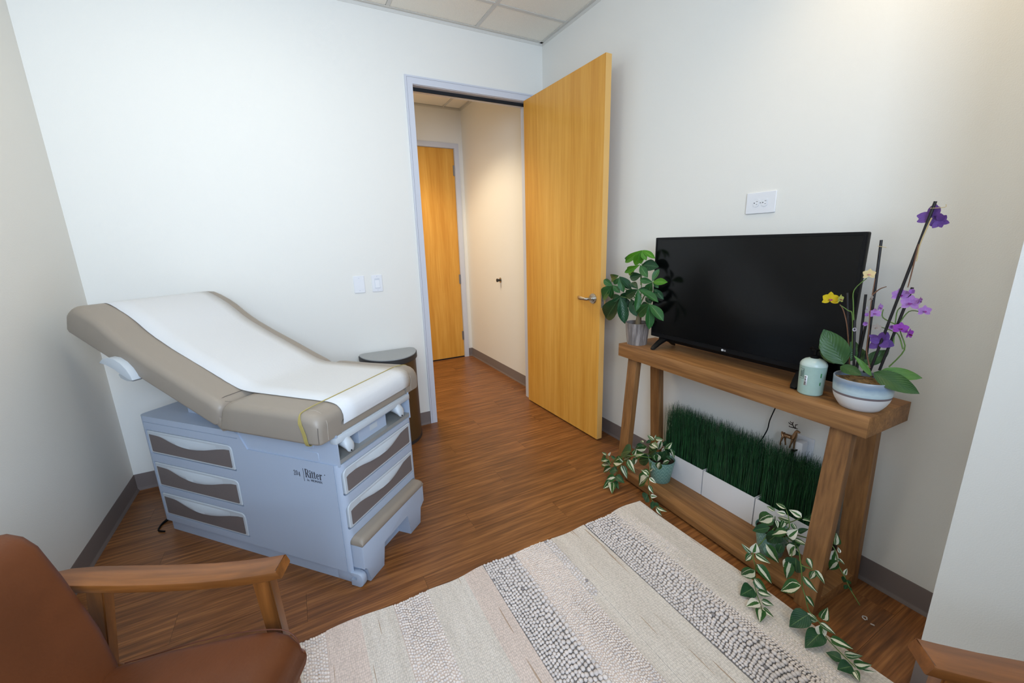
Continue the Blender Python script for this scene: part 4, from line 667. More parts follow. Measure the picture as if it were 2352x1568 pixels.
# angles: camera direction is about 205 degrees from the bottle; left side in view = larger... 
LA=205
st_=wrap('barcode_sticker',LA-32,LA-18,.040,.078,WHITE,sb)
bm=bmesh.new(); zz=.043; rb=random.Random(2)
while zz<.075:
    w_=rb.choice((.0008,.0014,.002)); a0,a1=LA-29.5,LA-22
    q=[]
    for a in (a0,(a0+a1)/2,a1): q.append([bm.verts.new(((.0424+.0012*zz/.06)*math.cos(math.radians(a)),(.0424+.0012*zz/.06)*math.sin(math.radians(a)),z)) for z in (zz,zz+w_)])
    for a,b in zip(q,q[1:]): bm.faces.new((a[0],b[0],b[1],a[1]))
    zz+=w_+rb.choice((.0008,.0012,.0018))
bm_obj('barcode',bm,BLACK,st_)
GRN=mat('label_green',S((38,124,58)),.5); LINE=mat('label_ink',S((70,92,86)),.6)
for a,z0,z1 in ((LA+36,.074,.090),(LA+37,.044,.056)): wrap('label_mark',a,a+5,z0,z1,GRN,sb)
for a0,a1,z0,z1 in ((-62,-36,.1005,.1015),(-62,-36,.0625,.0635),(-37,-36,.0625,.1015),(-52,-50.5,.068,.096),(-47,-45.5,.07,.094),(-42,-40.5,.068,.097),(-57,-55.5,.068,.09)): wrap('label_frame',LA+a0,LA+a1,z0,z1,LINE,sb)
# ================================================ PLANTS
def leaf_mat(name,base,dark,edge=None,mode=0,rough=.35,trans=.12):
    """mode 0 plain, 1 variegated stripes, 2 mostly white with green centre; uv.x = across, uv.y = along"""
    m=bpy.data.materials.new(name); m.use_nodes=True; nt=m.node_tree; N=nt.nodes; L=nt.links; b=N['Principled BSDF']; b.inputs['Roughness'].default_value=rough
    b.inputs['Specular IOR Level'].default_value=.4
    uv=N.new('ShaderNodeUVMap'); oi=N.new('ShaderNodeObjectInfo'); tc=N.new('ShaderNodeTexCoord'); sx=N.new('ShaderNodeSeparateXYZ'); L.new(uv.outputs[0],sx.inputs[0])
    n=N.new('ShaderNodeTexNoise'); n.inputs['Scale'].default_value=3; n.inputs['Detail'].default_value=4
    va=N.new('ShaderNodeVectorMath'); va.operation='SCALE'; va.inputs[0].default_value=(9,17,4); L.new(oi.outputs['Random'],va.inputs['Scale'])
    ad=N.new('ShaderNodeVectorMath'); L.new(uv.outputs[0],ad.inputs[0]); L.new(va.outputs[0],ad.inputs[1]); L.new(ad.outputs[0],n.inputs['Vector'])
    mx=N.new('ShaderNodeMix'); mx.data_type='RGBA'; L.new(n.outputs['Fac'],mx.inputs[0]); mx.inputs[6].default_value=base; mx.inputs[7].default_value=dark
    out=mx.outputs[2]
    # pale veins / midrib
    def math_(op,a,bb=None,c=None):
        q=N.new('ShaderNodeMath'); q.operation=op
        for i,v in enumerate((a,bb,c)):
            if v is None: continue
            if isinstance(v,(int,float)): q.inputs[i].default_value=v
            else: L.new(v,q.inputs[i])
        return q.outputs[0]
    u=math_('SUBTRACT',sx.outputs[0],.5)
    au=math_('ABSOLUTE',u)
    if mode==0:
        f=math_('LESS_THAN',au,.022); m2=N.new('ShaderNodeMix'); m2.data_type='RGBA'; L.new(math_('MULTIPLY',f,.35),m2.inputs[0]); L.new(out,m2.inputs[6]); m2.inputs[7].default_value=edge or S((150,180,110)); out=m2.outputs[2]
        w=N.new('ShaderNodeMath'); w.operation='SINE'; L.new(math_('MULTIPLY',math_('SUBTRACT',sx.outputs[1],math_('MULTIPLY',au,.8)),55.0),w.inputs[0])
        bp=N.new('ShaderNodeBump'); bp.inputs['Strength'].default_value=.35; bp.inputs['Distance'].default_value=.0008; L.new(w.outputs[0],bp.inputs['Height']); L.new(bp.outputs[0],b.inputs['Normal'])
    else:
        # stripe centre offset changes from leaf to leaf
        r1=oi.outputs['Random']
        off=math_('MULTIPLY',math_('SUBTRACT',math_('FRACT',math_('MULTIPLY',r1,7.31)),.5),.62)
        wob=math_('MULTIPLY',math_('SUBTRACT',n.outputs['Fac'],.5),.16)
        d=math_('ABSOLUTE',math_('SUBTRACT',math_('SUBTRACT',u,off),wob))
        taper=math_('SUBTRACT',.17 if mode==1 else .12,math_('MULTIPLY',math_('ABSOLUTE',math_('SUBTRACT',sx.outputs[1],.45)),.16))
        s1=math_('LESS_THAN',d,taper)
        d2=math_('ABSOLUTE',math_('ADD',math_('ADD',u,math_('MULTIPLY',off,.9)),wob)); s2=math_('LESS_THAN',d2,.022)
        s=math_('MAXIMUM',s1,s2)
        if mode==2:
            d=math_('ABSOLUTE',math_('ADD',u,wob)); s=math_('GREATER_THAN',d,.15)
        m2=N.new('ShaderNodeMix'); m2.data_type='RGBA'; L.new(s,m2.inputs[0]); L.new(out,m2.inputs[6]); m2.inputs[7].default_value=edge; out=m2.outputs[2]
    L.new(out,b.inputs['Base Color'])
    tr=N.new('ShaderNodeBsdfTranslucent'); L.new(out,tr.inputs[0]); ms=N.new('ShaderNodeMixShader'); ms.inputs[0].default_value=trans
    L.new(b.outputs[0],ms.inputs[1]); L.new(tr.outputs[0],ms.inputs[2]); L.new(ms.outputs[0],N['Material Output'].inputs[0]); return m
def leaf_mesh(name,m,shape,nx=4,ny=7,fold=.10,droop=.12,thick=0):
    """unit leaf: x 0..1 along, y -.5...5 across"""
    vs=[];fs=[];uvs=[]
    for i in range(ny+1):
        t=i/ny; hwid=shape(t)
        for j in range(nx+1):
            s=(j/nx-.5)*2; y=s*.5*hwid; z=fold*abs(s)*hwid-droop*t*t+.03*math.sin(t*7+s*2)*hwid*(1 if abs(s)>.4 else 0)
            vs.append((t,y,z)); uvs.append((j/nx,t))
    for i in range(ny):
        for j in range(nx):
            a=i*(nx+1)+j; fs.append((a,a+1,a+nx+2,a+nx+1))
    me=bpy.data.meshes.new(name); me.from_pydata(vs,[],fs); ul=me.uv_layers.new(name='UVMap')
    for l in me.loops: ul.data[l.index].uv=uvs[l.vertex_index]
    me.materials.append(m); me.polygons.foreach_set('use_smooth',[True]*len(fs)); return me
heart=lambda t: max(.02,(math.sin(PI*min(1,t**.62))**.85)*1.02) if t<.999 else .02
oval=lambda t: max(.03,math.sin(PI*min(1,max(0,t**.85)))**.75)
lance=lambda t: max(.04,math.sin(PI*t**1.15)**.9)
ovat=lambda t: max(.04,math.sin(PI*t**1.2)**.78)
G1,G2=S((72,118,52)),S((22,62,34))
LM={'v':leaf_mesh('pothos_leaf_v',leaf_mat('pothos_variegated',S((66,112,48)),S((20,66,42)),S((228,226,200)),1),heart),
'w':leaf_mesh('pothos_leaf_w',leaf_mat('pothos_white',S((76,120,56)),S((34,84,48)),S((226,224,206)),2),heart),
'p':leaf_mesh('pothos_leaf_p',leaf_mat('pothos_plain',S((50,96,52)),S((18,58,44))),heart),
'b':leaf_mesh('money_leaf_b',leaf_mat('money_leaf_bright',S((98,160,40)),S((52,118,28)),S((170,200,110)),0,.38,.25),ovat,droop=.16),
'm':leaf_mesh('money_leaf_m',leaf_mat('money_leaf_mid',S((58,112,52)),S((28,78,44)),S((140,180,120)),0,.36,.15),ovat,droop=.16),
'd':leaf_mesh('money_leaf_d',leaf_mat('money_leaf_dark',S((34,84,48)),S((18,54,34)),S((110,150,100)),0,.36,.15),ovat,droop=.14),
'o':leaf_mesh('orchid_leaf_o',leaf_mat('orchid_leaf_dark',S((62,98,42)),S((24,64,34)),S((30,70,36)),0,.4,.05),oval,6,9,.06,.10),
'l':leaf_mesh('orchid_leaf_l',leaf_mat('orchid_leaf_light',S((104,142,62)),S((66,116,58)),S((60,100,50)),0,.4,.1),oval,6,9,.06,.10)}
CAMP=SC.camera.matrix_world.translation.copy()
def put_leaf(par,L,rnd,tilt=22,name='leaf'):
    a=Vector(L[:3]); b=Vector(L[3:6]); w=L[6]; d=b-a; ln=max(d.length,.004); d.normalize()
    nrm=(CAMP+Vector((0,0,.5))-a); nrm=(nrm-d*nrm.dot(d)).normalized()
    nrm=Matrix.Rotation(math.radians(rnd.uniform(-tilt,tilt)),3,d)@nrm
    sd=nrm.cross(d)
    M=Matrix.Identity(4)
    for i in range(3): M[i][0]=d[i]*ln; M[i][1]=sd[i]*ln*w*1.08; M[i][2]=nrm[i]*ln
    M.translation=a; o=bpy.data.objects.new(name,LM[L[7]]); COL.objects.link(o); o.parent=par; o.matrix_parent_inverse=par.matrix_world.inverted(); o.matrix_world=M
    return o
bpy.context.view_layer.update()
# empties for plants are unrotated: their children are placed in world coordinates through the parent offset
def plant(name,loc): 
    o=empty(name,loc); bpy.context.view_layer.update(); return o
def wtube(name,pts,rad,m,par,n=6,curve=4):
    q=Vector(par.location); return tube(name,[Vector(p)-q for p in pts],rad,m,par,n,curve)
# ---- money tree
mtp=plant('potted_money_tree',(-.212,-1.323,.805)); tag(mtp,'money tree with glossy green leaves in a grey wood-look pot left of the television','potted plant')
GP=wood('grey_ribbed_wood',S((84,78,74)),S((170,162,156)),(6,6,.5),9,.7,0,.4,90,c3=S((124,116,112)))
rib=lambda a,z: 1+.012*math.sin(a*26)
lathe('pot',[(.054,.0),(.067,.125),(.063,.1255),(.061,.105)],GP,mtp,104,fn=rib,smooth=30)
lathe('soil',[(.060,.106),(.03,.109),(.002,.110)],SOIL,mtp,24,cap0=False,fn=None)
wtube('trunk',[Vector(MONEY_TRUNK[0])-Vector((0,0,.02)),MONEY_TRUNK[1],MONEY_TRUNK[2]],[.019,.014,.009],TRUNK,mtp,12,4)
wtube('trunk',[Vector(MONEY_TRUNK[0])+Vector((-.012,-.016,-.02)),Vector(MONEY_TRUNK[1])+Vector((-.002,-.004,0)),MONEY_TRUNK[2]],[.014,.011,.008],TRUNK,mtp,10,4)
for s_ in MONEY_STEMS: wtube('stem',s_,[.0035,.0015],STEM,mtp)
rr=random.Random(11)
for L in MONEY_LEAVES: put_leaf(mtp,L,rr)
# ---- pothos pots
def potpat(name,c1,c2,sc):
    m=bpy.data.materials.new(name); m.use_nodes=True; nt=m.node_tree; N=nt.nodes; K=nt.links; b=N['Principled BSDF']; b.inputs['Roughness'].default_value=.35
    tc=N.new('ShaderNodeTexCoord'); sp_=N.new('ShaderNodeSeparateXYZ'); K.new(tc.outputs['Object'],sp_.inputs[0])
    def M_(op,a,b_=None):
        q=N.new('ShaderNodeMath'); q.operation=op
        for i,v in enumerate((a,b_)):
            if v is None: continue
            if isinstance(v,(int,float)): q.inputs[i].default_value=v
            else: K.new(v,q.inputs[i])
        return q.outputs[0]
    ang=M_('MULTIPLY',M_('ARCTAN2',sp_.outputs[1],sp_.outputs[0]),18/(2*PI)*1.0)
    z=M_('MULTIPLY',sp_.outputs[2],sc)
    tri=M_('MULTIPLY',M_('ABSOLUTE',M_('SUBTRACT',M_('FRACT',ang),.5)),2.0)
    row=M_('FRACT',M_('ADD',z,M_('MULTIPLY',M_('POWER',tri,2.0),.9)))
    ln=M_('LESS_THAN',row,.13)
    mx=N.new('ShaderNodeMix'); mx.data_type='RGBA'; K.new(ln,mx.inputs[0]); mx.inputs[6].default_value=c1; mx.inputs[7].default_value=c2; K.new(mx.outputs[2],b.inputs['Base Color'])
    bp=N.new('ShaderNodeBump'); bp.inputs['Strength'].default_value=.5; bp.inputs['Distance'].default_value=.001; K.new(ln,bp.inputs['Height']); K.new(bp.outputs[0],b.inputs['Normal']); return m
TP=potpat('teal_scale_pattern',S((104,146,136)),S((160,192,180)),44)
for nm,loc,lv,vn,lab in (('potted_pothos',(-.217,-1.557,.0575),POT_LEAVES_A,VINES_A,'variegated trailing pothos in a teal scale-patterned pot at the left end of the shelf'),
    ('potted_pothos',(-.245,-2.19,.0575),POT_LEAVES_B,VINES_B,'variegated pothos trailing onto the rug from the right end of the shelf')):
    pp_=plant(nm,loc); tag(pp_,lab,'potted plant','trailing variegated pothos plants on the console shelf' )
    k=.9 if loc[1]<-2 else 1
    lathe('pot',[(.050*k,0),(.0525*k,.004),(.072*k,.128*k),(.0715*k,.131*k),(.069*k,.131*k),(.067*k,.118*k)],TP,pp_,48)
    lathe('soil',[(.067*k,.118*k),(.03,.120*k),(.002,.121*k)],SOIL,pp_,24,cap0=False)
    for v in vn: wtube('vine',v,[.0022,.0015],STEM if len(v)>3 else STEM,pp_,6,5)
    rr=random.Random(3)
    for L in lv: put_leaf(pp_,L,rr,28)
# ---- orchids
op=plant('potted_orchids',(-.242,-2.407,.805)); tag(op,'purple and yellow orchids with black stakes in a blue and white ceramic bowl','potted plant')
dent=lambda a,z: 1+ (.012*(math.sin(a*17+z*300)*math.sin(z*260)) if .008<z<.042 else 0)
def glaze():
    m=bpy.data.materials.new('blue_glaze'); m.use_nodes=True; nt=m.node_tree; N=nt.nodes; K=nt.links; b=N['Principled BSDF']; b.inputs['Roughness'].default_value=.35
    tc=N.new('ShaderNodeTexCoord'); sp_=N.new('ShaderNodeSeparateXYZ'); K.new(tc.outputs['Object'],sp_.inputs[0]); n=N.new('ShaderNodeTexNoise'); n.inputs['Scale'].default_value=60; n.inputs['Detail'].default_value=6; K.new(tc.outputs['Object'],n.inputs[0])
    a=N.new('ShaderNodeMath'); a.operation='MULTIPLY_ADD'; K.new(n.outputs['Fac'],a.inputs[0]); a.inputs[1].default_value=.014; K.new(sp_.outputs[2],a.inputs[2])
    r=N.new('ShaderNodeMapRange'); r.inputs[1].default_value=.05; r.inputs[2].default_value=.117; K.new(a.outputs[0],r.inputs[0])
    c=N.new('ShaderNodeValToRGB'); e=c.color_ramp.elements; e[0].position=0; e[0].color=S((160,182,194)); e[1].position=1; e[1].color=S((150,158,168)); x=e.new(.4); x.color=S((186,204,208)); x=e.new(.7); x.color=S((128,150,172)); x=e.new(.9); x.color=S((138,148,160))
    K.new(r.outputs[0],c.inputs[0]); K.new(c.outputs[0],b.inputs['Base Color']); return m
WG=mat('white_speckle_glaze',S((214,214,214)),.4); BB_=mat('brown_band',S((112,100,102)),.6)
bm=bmesh.new(); bm_lathe(bm,[(.050,0),(.056,.002),(.063,.012),(.0705,.024),(.076,.036),(.0785,.046),(.0795,.050),(.0805,.0575),(.082,.075),(.083,.095),(.0835,.106),(.082,.108),(.0795,.107),(.079,.09)],96,mi=[1,1,1,1,1,1,2,0,0,0,0,0,0,0],fn=dent); bm_obj('pot',bm,[glaze(),WG,BB_],op,50)
MOSS=mat('bark_moss',S((128,98,58)),.9,bump=1,bscale=120,noise=.6,nscale=50)
lathe('moss',[(.0795,.090),(.05,.096),(.002,.1)],MOSS,op,32,cap0=False,fn=lambda a,z:1)
for k in range(40):
    a=rr.uniform(0,2*PI); r_=rr.uniform(.01,.07); c=Vector((r_*math.cos(a),r_*math.sin(a),.095+.003*rr.random())); bb=rr.uniform(0,PI)
    if k==0: mb=bmesh.new()
    bm_tube(mb,[c,c+Vector((.010*math.cos(bb),.010*math.sin(bb),rr.uniform(0,.004)))],rr.uniform(.0012,.003),5)
stuff(bm_obj('bark_chip',mb,MOSS,op))
for s_ in STAKES: wtube('stake',s_,.0042,STAKE,op,8,0)
for i,s_ in enumerate(SPIKES): wtube('flower_stem',s_,[.0022,.0013],[STEMB,STEM,STEM,STEM,STEM,STEM,STEMB,STEM,STEM,STEMB,STEMB,mat('dry_straw',S((190,168,120)),.7)][i],op,6,4)
for s_ in TWINE: wtube('twine',s_,.0009,MC['dry_straw'],op,5,3)
rr=random.Random(21)
for L in ORCHID_LEAVES: put_leaf(op,L,rr,10)
FC={'yellow':(S((238,214,30)),S((214,180,20)),S((170,50,130))),'pale_yellow':(S((206,204,110)),S((180,190,90)),S((150,60,100))),'cream':(S((240,222,168)),S((232,206,150)),S((210,120,170))),'lilac':(S((206,160,224)),S((170,110,196)),S((150,60,150))),'lilac_dark':(S((170,110,170)),S((140,80,150)),S((110,40,90))),'purple':(S((180,90,200)),S((140,50,170)),S((110,20,60))),'violet':(S((126,88,166)),S((92,60,136)),S((80,50,110))),'white':(S((226,220,230)),S((200,196,210)),S((200,180,200))),'dry':(S((206,194,184)),S((160,146,136)),S((170,150,140)))}
PM={}
for k,(a,b_,c) in FC.items():
    pm=leaf_mat('petal_'+k,a,b_,b_,0,.6,.3)
    PM[k]=(leaf_mesh('petal_'+k,pm,lambda t: max(.12,math.sin(PI*min(1,t**.8))**.6),4,5,.05,-.10),leaf_mesh('lip_'+k,leaf_mat('lip_'+k,c,c,S((235,220,200)),0,.5,.2),lambda t: max(.2,math.sin(PI*t**.7)**.5),4,4,.4,-.5))
for fx,fy,fz,sz,colr,kind in FLOWERS:
    c=Vector((fx,fy,fz)); toc=(CAMP-c).normalized(); nd=(toc+Vector((rr.uniform(-.35,.35),rr.uniform(-.35,.35),rr.uniform(-.1,.3)))).normalized()
    if kind==1: nd=(nd+Vector((rr.choice((-1,1))*.9,-.9*rr.random(),-.2))).normalized()
    up=(Vector((0,0,1))-nd*nd.z).normalized(); rt=up.cross(nd)
    fe=empty('flower',c-Vector(op.location),0,op)
    def petal(me,ang,ln,w,lift,nm='petal'):
        d=(rt*math.cos(ang)+up*math.sin(ang)+nd*lift).normalized(); s=nd.cross(d).normalized(); n2=d.cross(s)
        M=Matrix.Identity(4)
        for i in range(3): M[i][0]=d[i]*ln; M[i][1]=s[i]*w; M[i][2]=n2[i]*ln
        o=bpy.data.objects.new(nm,me); COL.objects.link(o); o.parent=fe; o.matrix_parent_inverse=Matrix.Identity(4); o.matrix_basis=M
    pm,lm=PM[colr]
    if kind in (0,1):
        for a,l_,w_ in ((90,1,.72),(212,.98,.66),(328,.98,.66)): petal(pm,math.radians(a+rr.uniform(-8,8)),sz*l_,sz*w_,.02)
        for a in (22,158): petal(pm,math.radians(a+rr.uniform(-6,6)),sz,sz*.98,.12)
        petal(lm,math.radians(268),sz*.5,sz*.42,.8,'lip')
    elif kind==2:
        for a in (80,150,30,210,330): petal(pm,math.radians(a),sz*1.1,sz*1.0,1.3)
        petal(pm,math.radians(270),sz*1.05,sz*1.1,.9)
    else:
        for k in range(7): petal(pm,math.radians(k*52+rr.uniform(-25,25)+(180 if k%2 else 200)),sz*rr.uniform(.85,1.25),sz*rr.uniform(.55,.95),rr.uniform(-.5,.7))
# ---- grass planters
GB=mat('artificial_grass',S((32,84,44)),.5,noise=.35,nscale=25); GB2=mat('artificial_grass_dark',S((20,58,34)),.55,noise=.3,nscale=25)
for i,(ya,yb) in enumerate(((-1.4935,-1.7675),(-1.7725,-2.0465),(-2.0515,-2.3255))):
    e=empty('grass_planter',(-.087,(ya+yb)/2,.0575)); tag(e,['leftmost white planter box of tall artificial grass, behind the teal pot','middle white planter box of tall artificial grass on the shelf','rightmost white planter box of tall artificial grass, below the reindeer'][i],'planter','white grass planters on the console shelf')
    hw_=(ya-yb)/2; bm=bmesh.new(); t_=.004
    for b in ((-.06,.055,-hw_,hw_,0,.006),(-.06,-.06+t_,-hw_,hw_,.006,.142),(.055-t_,.055,-hw_,hw_,.006,.142),(-.056,.051,-hw_,-hw_+t_,.006,.142),(-.056,.051,hw_-t_,hw_,.006,.142)): bm_box(bm,*b)
    bm_obj('box',bm,BOXW,e)
    box('soil',-.0555,.0505,-hw_+.005,hw_-.005,.01,.125,SOIL,e)
    vs=[];fs=[];mi=[]; rg=random.Random(40+i)
    for k in range(1500):
        x=rg.uniform(-.05,.045); y=rg.uniform(-hw_+.008,hw_-.008); h_=rg.uniform(.235,.30); w_=rg.uniform(.0009,.0015); a=rg.uniform(0,PI)
        lx,ly=rg.gauss(0,.006),rg.gauss(0,.012); cx_,cy_=rg.gauss(0,.006),rg.gauss(0,.009)
        x1=max(-.07,min(.06,x+lx+cx_)); lim=hw_-.003; base=len(vs); segs=4
        for s in range(segs+1):
            t=s/segs; px=x+(x1-x)*t*t; py=max(-lim,min(lim,y+ly*t+cy_*t**3*2)); ww=w_*(1-.75*t) 
            for q in range(3): vs.append((px+ww*math.cos(a+q*2.094),py+ww*math.sin(a+q*2.094),.125+h_*t))
        m_=rg.random()<.5
        for s in range(segs):
            b=base+s*3
            for q in range(3): fs.append((b+q,b+(q+1)%3,b+3+(q+1)%3,b+3+q)); mi.append(m_)
    me=bpy.data.meshes.new('grass'); me.from_pydata(vs,[],fs); me.materials.append(GB); me.materials.append(GB2); me.polygons.foreach_set('material_index',[int(m) for m in mi]); o=bpy.data.objects.new('grass',me); COL.objects.link(o); o.parent=e; stuff(o)
# ---- reindeer figurine (wall plug-in), facing the viewer's right
dl=Vector((-.06,-2.115,.50)); de=plant('reindeer_figurine',dl); tag(de,'small bronze metal reindeer figurine with dark antlers above the grass planters','figurine')
def skin(name,verts,edges,rad,m,par):
    me=bpy.data.meshes.new(name); me.from_pydata([Vector(v)-dl for v in verts],edges,[])
    me.materials.append(m); o=bpy.data.objects.new(name,me); COL.objects.link(o); o.parent=par
    a=o.modifiers.new('s','SKIN'); a.use_smooth_shade=True
    for i,r_ in enumerate(rad): me.skin_vertices[0].data[i].radius=(r_,r_)
    me.skin_vertices[0].data[0].use_root=True
    b=o.modifiers.new('u','SUBSURF'); b.levels=1; b.render_levels=2; return o
D_=DEER; V_=list(map(Vector,D_['body'])); 
for v in V_: v.z-=.003
vv=V_[:]; ee=[(i,i+1) for i in range(4)]; rd=[.009,.0115,.010,.0115,.0125]
nk=[Vector(D_['neck'][1]),Vector(D_['neck'][2])]; vv+=nk; ee+=[(4,5),(5,6)]; rd+=[.009,.0065]
hd=[Vector(D_['head'][1]),Vector(D_['head'][2])]; vv+=hd; ee+=[(6,7),(7,8)]; rd+=[.0075,.0035]
ys_=(-.006,.006,-.006,.006)
for li,(leg,rt_) in enumerate(zip(D_['legs'],(0,1,4,4))):
    pr=rt_
    for k,q in enumerate(leg):
        q=Vector(q)+Vector((ys_[li],0,0)); vv.append(q); ee.append((pr,len(vv)-1)); pr=len(vv)-1; rd.append((.006,.0042,.0032,.0036)[k])
vv.append(Vector(D_['tail'][0])+Vector((0,.004,.003))); ee.append((0,len(vv)-1)); rd.append(.003)
skin('body',vv,ee,rd,BRONZE,de)
for k,an in enumerate(D_['antlers']): wtube('antler',an,[.0022,.0012],BRONZE_D,de,6,3)
wtube('stand',[D_['legs'][3][3],Vector(D_['legs'][3][3])-Vector((0,0,.06))],.006,BRONZE_D,de,8,0)
wtube('wall_bracket',[Vector(D_['legs'][3][3])-Vector((0,0,.012)),Vector((-.052,-2.15,.470))],.004,BRONZE_D,de,8,0)
# ---- dried petal on the floor
dp_=empty('dried_petal',(-.217,-2.535,0)); tag(dp_,'tiny dried pale flower bit lying on the floor by the right wall','petal')
bm=bmesh.new(); bm_tube(bm,crv([(0,0,.004),(.009,.004,.007),(.007,.014,.004),(-.004,.011,.006),(-.003,.002,.003)],4),.0022,6); bm_tube(bm,[(-.006,-.014,.003),(-.001,-.024,.002)],.0026,6); bm_obj('petal',bm,mat('dry_pale',S((190,180,170)),.7),dp_,60)
# ================================================ RUG
rug=empty('rug',(0,0,0)); tag(rug,'cream striped woven wool rug with chunky nubby bands','rug')
def weave(name,c1,c2,sx,sy,dashes=None,bump=1.0):
    m=bpy.data.materials.new(name); m.use_nodes=True; nt=m.node_tree; N=nt.nodes; K=nt.links; b=N['Principled BSDF']; b.inputs['Roughness'].default_value=.95; b.inputs['Specular IOR Level'].default_value=.1
    b.inputs['Sheen Weight'].default_value=.15
    tc=N.new('ShaderNodeTexCoord'); mp=N.new('ShaderNodeMapping'); mp.inputs['Scale'].default_value=(sx,sy,1); K.new(tc.outputs['Object'],mp.inputs[0])
    v=N.new('ShaderNodeTexVoronoi'); v.inputs['Scale'].default_value=1; v.inputs['Randomness'].default_value=.45; K.new(mp.outputs[0],v.inputs['Vector'])
    n=N.new('ShaderNodeTexNoise'); n.inputs['Scale'].default_value=1; mp2=N.new('ShaderNodeMapping'); mp2.inputs['Scale'].default_value=(26,2.5,1); K.new(tc.outputs['Object'],mp2.inputs[0]); K.new(mp2.outputs[0],n.inputs['Vector']); n.inputs['Detail'].default_value=6
    mr=N.new('ShaderNodeMapRange'); mr.inputs[1].default_value=.35; mr.inputs[2].default_value=.65; K.new(n.outputs['Fac'],mr.inputs[0])
    mx=N.new('ShaderNodeMix'); mx.data_type='RGBA'; K.new(mr.outputs[0],mx.inputs[0]); mx.inputs[6].default_value=c1; mx.inputs[7].default_value=c2
    m2=N.new('ShaderNodeMix'); m2.data_type='RGBA'; m2.blend_type='MULTIPLY'; m2.inputs[0].default_value=1; K.new(mx.outputs[2],m2.inputs[6])
    r2=N.new('ShaderNodeMapRange'); r2.inputs[1].default_value=.1; r2.inputs[2].default_value=.75; r2.inputs[3].default_value=1; r2.inputs[4].default_value=.70; K.new(v.outputs['Distance'],r2.inputs[0]); K.new(r2.outputs[0],m2.inputs[7])
    out=m2.outputs[2]
    if dashes:
        mp3=N.new('ShaderNodeMapping'); mp3.inputs['Scale'].default_value=(260,9,1); K.new(tc.outputs['Object'],mp3.inputs[0]); n3=N.new('ShaderNodeTexNoise'); n3.inputs['Scale'].default_value=.16; n3.inputs['Detail'].default_value=2; n3.inputs['Roughness'].default_value=.7; K.new(mp3.outputs[0],n3.inputs['Vector'])
        gt=N.new('ShaderNodeMath'); gt.operation='GREATER_THAN'; gt.inputs[1].default_value=dashes; K.new(n3.outputs['Fac'],gt.inputs[0])
        m3=N.new('ShaderNodeMix'); m3.data_type='RGBA'; m3.inputs[7].default_value=S((160,130,98)); K.new(out,m3.inputs[6]); mm=N.new('ShaderNodeMath'); mm.operation='MULTIPLY'; mm.inputs[1].default_value=.7; K.new(gt.outputs[0],mm.inputs[0]); K.new(mm.outputs[0],m3.inputs[0]); out=m3.outputs[2]
    K.new(out,b.inputs['Base Color'])
    bp=N.new('ShaderNodeBump'); bp.invert=True; bp.inputs['Strength'].default_value=bump; bp.inputs['Distance'].default_value=.002; K.new(v.outputs['Distance'],bp.inputs['Height']); K.new(bp.outputs[0],b.inputs['Normal']); return m
WV1=weave('rug_flat_weave',S((240,231,221)),S((228,218,207)),170,105,.66)
WV2=weave('rug_pink_weave',S((238,220,209)),S((228,210,199)),160,100,.64)
WVB=weave('rug_base_weave',S((150,145,140)),S((132,127,124)),200,200)
WOOL=mat('rug_wool_grey',S((228,219,214)),.95,noise=.16,nscale=45,bump=.6,bscale=350,spec=.1,sheen=.2)
WOOLD=mat('rug_wool_dark',S((150,144,144)),.95)
WOOLL=mat('rug_wool_cream',S((238,226,217)),.95,noise=.12,nscale=60,bump=.6,bscale=400,spec=.1,sheen=.2)
RY0,RY1=-3.80,-1.600
bands=[(-.600,-.412,'f',WV1),(-.795,-.600,'n',WVB),(-.99,-.795,'f',WV1),(-1.032,-.99,'nn',WV1),(-1.20,-1.032,'l',WV2),(-1.345,-1.20,'n',WVB),(-1.44,-1.345,'f',WV2),(-1.60,-1.44,'f',WV1),(-1.737,-1.60,'l',WV2),(-1.86,-1.737,'f',WV1),(-1.98,-1.86,'f',WV2),(-2.06,-1.98,'l',WV2),(-2.25,-2.06,'f',WV1),(-2.50,-2.25,'f',WV2)]
wave=lambda x: .006*math.sin(x*9)+.004*math.sin(x*23+1)
def hump(x,y): return .0012*math.sin(y*9+x*7)+.0010*math.sin(x*31)
for x0,x1,k,m in bands:
    nx=max(2,int((x1-x0)/.03)); ny=50; zt={'f':.011,'n':.008,'nn':.008,'l':.008}[k]
    vs=[];fs=[]
    for j in range(ny+1):
        for i in range(nx+1):
            x=x0+(x1-x0)*i/nx; yb=RY1+wave(x); y=yb+(RY0-yb)*j/ny; xx=x+(0.005*math.sin(y*8) if i in(0,nx) and x>-.42 else 0); vs.append((xx,y,zt+hump(x,y)))
    n0=len(vs)
    for j in range(ny):
        for i in range(nx): a=j*(nx+1)+i; fs.append((a,a+nx+1,a+nx+2,a+1))
    # skirts
    for idx in ([i for i in range(nx+1)],[ny*(nx+1)+i for i in range(nx+1)],[j*(nx+1) for j in range(ny+1)],[j*(nx+1)+nx for j in range(ny+1)]):
        st=len(vs)
        for q in idx: x,y,z=vs[q]; vs.append((x,y,.0008))
        for q in range(len(idx)-1): fs.append((idx[q],idx[q+1],st+q+1,st+q))
    me=bpy.data.meshes.new('woven_band'); me.from_pydata(vs,[],fs); me.materials.append(m); bm=bmesh.new(); bm.from_mesh(me); bmesh.ops.recalc_face_normals(bm,faces=bm.faces); bm.to_mesh(me); bm.free(); me.polygons.foreach_set('use_smooth',[True]*len(me.polygons)); me.set_sharp_from_angle(angle=.7)
    o=bpy.data.objects.new('woven_band',me); COL.objects.link(o); o.parent=rug
